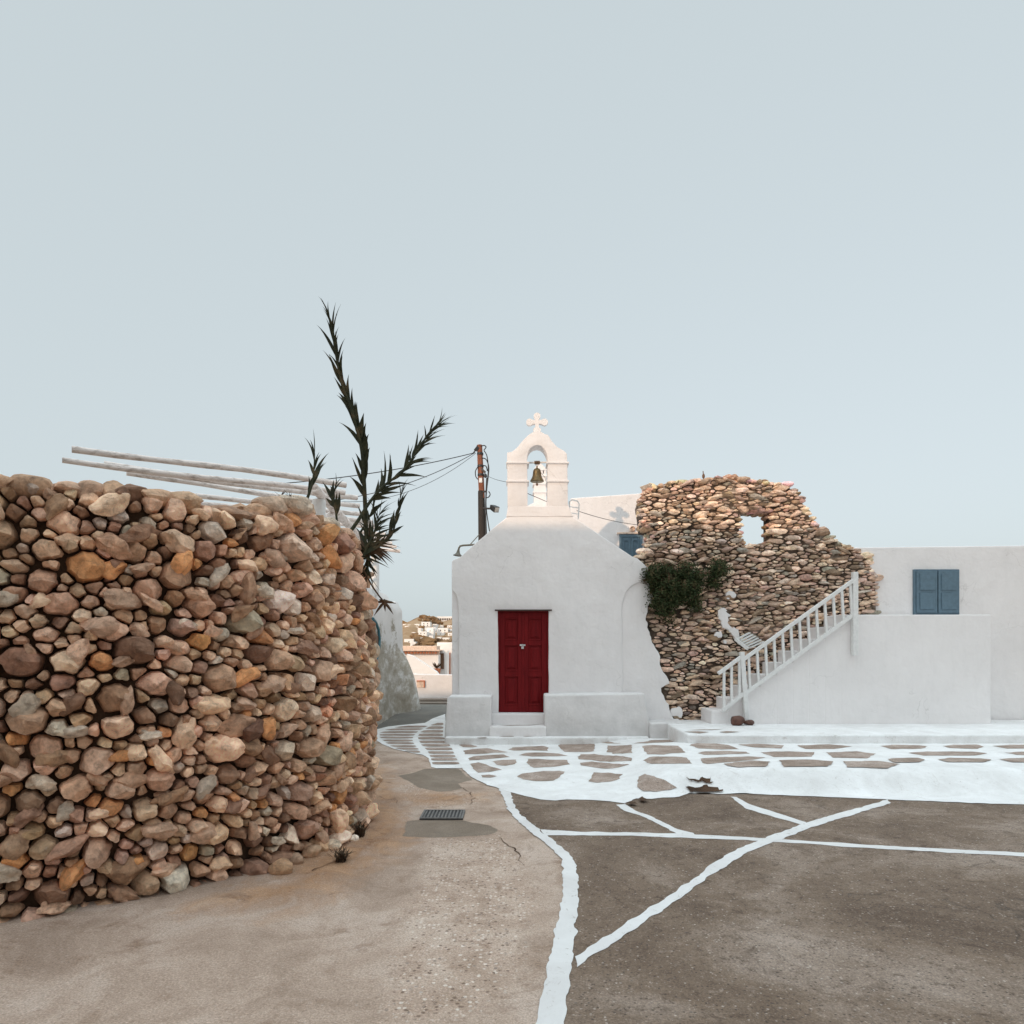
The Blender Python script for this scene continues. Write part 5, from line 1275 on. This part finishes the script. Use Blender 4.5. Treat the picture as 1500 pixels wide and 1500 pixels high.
# shadow triangle on the tiled house, shaped as a white wall in front
t = thing('shadow_triangle_wall', (q(603, 0).x, 26, -3.2), 'white wall shaped as the sloping shadow on the tiled house at the alley end', 'parapet')
mb = MB(); dd = 26.0; mb.prism([((a - HX) / F * dd, EYE + (HY - b_) / F * dd) for a, b_ in ((596, 1100), (596, 958), (604, 960), (618, 969), (640, 984), (646, 992), (646, 1100))], dd, dd + .3); mb.build('wall', M['white_far'], t, bevel=.03)
t = thing('brown_doorway_house', (q(655, 0).x, 31, -3.2), 'white house with a brown doorway and a round white pillar at the alley end', 'house')
mb = MB(); mb.box((q(641, 0).x, 31, -3.2), (q(690, 0).x, 35, P(0, 944, 31).z)); mb.build('wall', M['white_far'], t)
mb = MB(); mb.box((P(642, 0, 30.9).x, 30.93, P(0, 980, 30.9).z), (P(650, 0, 30.9).x, 31.0, P(0, 957, 30.9).z)); mb.build('doorway', M['brown'], t)
mb = MB(); p = P(654.5, 0, 30.6); mb.tube([(p.x, 30.6, -3.2), (p.x, 30.6, P(0, 953, 30.6).z)], .10, 12); mb.build('pillar', M['white_far'], t, smooth=40)
mb = MB(); mb.box((P(658, 0, 30.9).x, 30.93, P(0, 988, 30.9).z), (P(659.5, 0, 30.9).x, 31.0, P(0, 956, 30.9).z)); mb.build('window', M['terracotta'], t)
t = thing('plant_pot', P(640, 987, 27), 'small terracotta pot with a dry plant near the alley end', 'plant pot')
mb = MB(); p = P(640, 988, 27); mb.lathe([(.10, -3.2 - p.z + .0), (.10, -.02), (.12, .0), (.16, .22), (.15, .24), (.05, .23)], p, 14); mb.build('pot', M['terracotta'], t, smooth=40)
mb = MB()
for k in range(40):
    a = R.uniform(0, 6.28); e = Vector((math.cos(a) * .2, math.sin(a) * .2, R.uniform(.1, .3))); b0 = p + Vector((0, 0, .22)); mb.addf((mb.addv(b0), mb.addv(b0 + e * .6 + Vector((.03, 0, 0))), mb.addv(b0 + e)))
mb.build('foliage', M['weed'], t)
plain_house('pale_house', 588, 640, 946, 1060, 40, 6, 'pale flat-roofed house just behind the tiled house', wins=0, mat=M['pale_tile'])
plain_house('pale_house', 640, 690, 941, 1040, 46, 6, 'white flat-roofed house behind the pillar at the alley end', wins=3)

# far hill with houses
HD = 330.0
def hill_top(px): # skyline in photo pixels
    return 912 - 5 * sm(600, 640, px) + 2.5 * math.sin(px * .09) - 7 * math.exp(-((px - 622) / 14.0) ** 2)
mb = MB(); NXh, NYh = 120, 16; ids = []
for j in range(NYh + 1):
    row = []; u = j / NYh; d = lerp(180, HD, u)
    for i in range(NXh + 1):
        px = lerp(150, 1350, i / NXh); top = hill_top(px) if 560 < px < 700 else lerp(hill_top(max(560, min(700, px))), 940, min(1, abs(px - max(560, min(700, px))) / 450))
        zt = EYE + (HY - top) / F * HD
        z = lerp(-6, zt, u ** .85) + .9 * fb(px * .05, u * 6, 1) * (u > 0)
        row.append(mb.addv(((px - HX) / F * HD * (.85 + .15 * u), d, z)))
    ids.append(row)
row = [mb.addv((mb.v[k][0], HD + 60, -8)) for k in ids[-1]]; ids.append(row)
for j in range(len(ids) - 1):
    for i in range(NXh): mb.addf((ids[j][i], ids[j][i + 1], ids[j + 1][i + 1], ids[j + 1][i]))
hill = tag(mb.build('hill', M['hill'], smooth=True), kind='structure')
def hill_d(py, px):     # distance at which the hill face shows at photo row py
    top = hill_top(px); zt = EYE + (HY - top) / F * HD; best = HD
    for k in range(200):
        u = k / 199; d = lerp(180, HD, u); z = lerp(-6, zt, u ** .85)
        if HY - (z - EYE) / d * F <= py: return d
    return HD
G_ = 'white houses scattered over the far hillside'
LB = 'tiny white flat-roofed house on the dry hillside beyond the alley'
hs = [(593, 601, 917, 923), (597, 606, 915, 920), (612, 617, 920, 925), (617, 630, 911, 916), (622, 638, 919, 923), (625, 635, 920, 929), (613, 625, 925, 930), (641, 656, 920, 927), (640, 650, 926, 931), (652, 664, 921, 925), (656, 666, 927, 932), (592, 606, 936, 945), (601, 609, 940, 948), (607, 614, 914, 918), (634, 640, 914, 918), (590, 597, 924, 928), (648, 658, 934, 939), (570, 585, 918, 925), (575, 588, 932, 940), (668, 684, 918, 926), (672, 690, 932, 939), (590, 596, 914, 917), (600, 608, 926, 930), (606, 613, 918, 921), (628, 634, 931, 935), (636, 641, 922, 926), (644, 649, 916, 919), (655, 662, 916, 919), (640, 646, 933, 937), (616, 622, 934, 938), (658, 664, 945, 950)]
for i, (a, b_, y0, y1) in enumerate(hs):
    d = min(HD - 3, hill_d(y1, (a + b_) / 2)) - 2
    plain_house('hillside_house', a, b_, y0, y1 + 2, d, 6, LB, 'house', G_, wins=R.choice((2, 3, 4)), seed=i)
t = plain_house('hilltop_hotel', 640, 664, 903, 914, HD - 4, 10, 'long white building with rows of small windows on the hill crest', 'building', None, wins=14)
# scrub on the hill
mb = MB(); rr = random.Random(9)
for k in range(700):
    px = rr.uniform(560, 700); top = hill_top(px); py = rr.uniform(top + 1, 955)
    if any(a - 1.5 < px < b_ + 1.5 and y0 - 1 < py < y1 + 1 for a, b_, y0, y1 in hs): continue
    if py < 917 and 640 < px < 664: continue
    dn = fb(px * .06, py * .12, 7)
    if dn < -.15: continue
    d = hill_d(py, px) - 1; p = P(px, py, d); s_ = rr.uniform(.5, 1.5) * (1.6 if dn > .25 else 1)
    mb.rock(p, (s_ * 1.3, s_, s_ * .75), 4000 + k, 1, .9)
for px, py, w, h in ((624, 907, 9, 3), (612, 942, 7, 4), (622, 944, 8, 6), (652, 944, 8, 6), (660, 942, 7, 6), (632, 938, 7, 4), (600, 932, 10, 5), (612, 933, 7, 3), (645, 939, 8, 6), (592, 913, 5, 2), (640, 912, 8, 2), (606, 923, 6, 2)):
    for q in range(26):
        ppx, ppy = rr.gauss(px, w * .5), rr.gauss(py, h * .4); d = min(HD, hill_d(max(ppy, hill_top(px) + 1), px)) - 2; p = P(ppx, ppy, d); mb.rock(p, (rr.uniform(.5, 1.1), .6, rr.uniform(.4, .8)), 6000 + q + int(px), 1, .9)
tag(mb.build('hillside_scrub', M['scrub'], smooth=False), 'dark scrub and bushes covering the far hillside', 'scrub', kind='stuff')

# ------------------------------------------------------------------ tall town house behind the photographer (it casts the shade)
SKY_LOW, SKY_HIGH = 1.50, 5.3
SUN_AZ = math.radians(215.0); SUN_EL = math.radians(18.6)     # clockwise from +Y
t = thing('town_house', (-8, -5, 0), 'tall white town house behind the photographer', 'house')
mb = MB(); mb.box((-24, -9, 0), (1.2, -3.5, 10.1)); mb.build('wall', M['white'], t)

# ------------------------------------------------------------------ light, sky, camera
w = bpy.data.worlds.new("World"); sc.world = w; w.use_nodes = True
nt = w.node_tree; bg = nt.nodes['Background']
sky = nt.nodes.new('ShaderNodeTexSky'); sky.sky_type = 'NISHITA'; sky.sun_disc = False
sky.sun_elevation = SUN_EL; sky.sun_rotation = SUN_AZ; sky.air_density = 1.0; sky.dust_density = 4.0; sky.ozone_density = 1.0
hsv = nt.nodes.new('ShaderNodeHueSaturation'); hsv.inputs['Saturation'].default_value = .42
nt.links.new(sky.outputs[0], hsv.inputs['Color'])
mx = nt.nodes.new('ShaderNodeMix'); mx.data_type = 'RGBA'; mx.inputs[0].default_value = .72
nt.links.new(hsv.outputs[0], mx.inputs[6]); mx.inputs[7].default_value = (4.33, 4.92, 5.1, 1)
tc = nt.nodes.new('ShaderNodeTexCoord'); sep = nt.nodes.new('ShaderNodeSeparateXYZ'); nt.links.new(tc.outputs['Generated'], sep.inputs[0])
mr = nt.nodes.new('ShaderNodeMapRange'); mr.interpolation_type = 'SMOOTHSTEP'      # unseen sky overhead brightened to lift the light on the ground
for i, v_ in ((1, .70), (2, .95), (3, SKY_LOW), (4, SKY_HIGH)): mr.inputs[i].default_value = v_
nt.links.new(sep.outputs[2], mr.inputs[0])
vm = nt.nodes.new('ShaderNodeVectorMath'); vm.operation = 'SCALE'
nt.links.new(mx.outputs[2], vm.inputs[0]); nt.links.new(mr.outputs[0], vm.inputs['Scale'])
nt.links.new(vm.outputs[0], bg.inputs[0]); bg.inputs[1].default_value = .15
sd = bpy.data.lights.new('sun', 'SUN'); sd.energy = 2.6; sd.angle = math.radians(.6); sd.color = (1, .69, .46)
so = bpy.data.objects.new('sun', sd); COL.objects.link(so)
to_sun = Vector((math.sin(SUN_AZ) * math.cos(SUN_EL), math.cos(SUN_AZ) * math.cos(SUN_EL), math.sin(SUN_EL)))
so.rotation_euler = to_sun.to_track_quat('Z', 'Y').to_euler(); so.location = (-10, -10, 20)
cd = bpy.data.cameras.new('camera'); cam = bpy.data.objects.new('camera', cd); COL.objects.link(cam)
cam.location = (0, 0, EYE); cam.rotation_euler = (math.radians(90), 0, 0)
cd.sensor_width = 36; cd.lens = 24.0; cd.shift_y = (HY - 750) / 1500; cd.clip_end = 6000; cd.clip_start = .05
sc.camera = cam
sc.view_settings.view_transform = 'Standard'; sc.view_settings.look = 'None'; sc.view_settings.gamma = 1
sc.view_settings.exposure = -0.46
sc.cycles.max_bounces = 8; sc.cycles.diffuse_bounces = 5
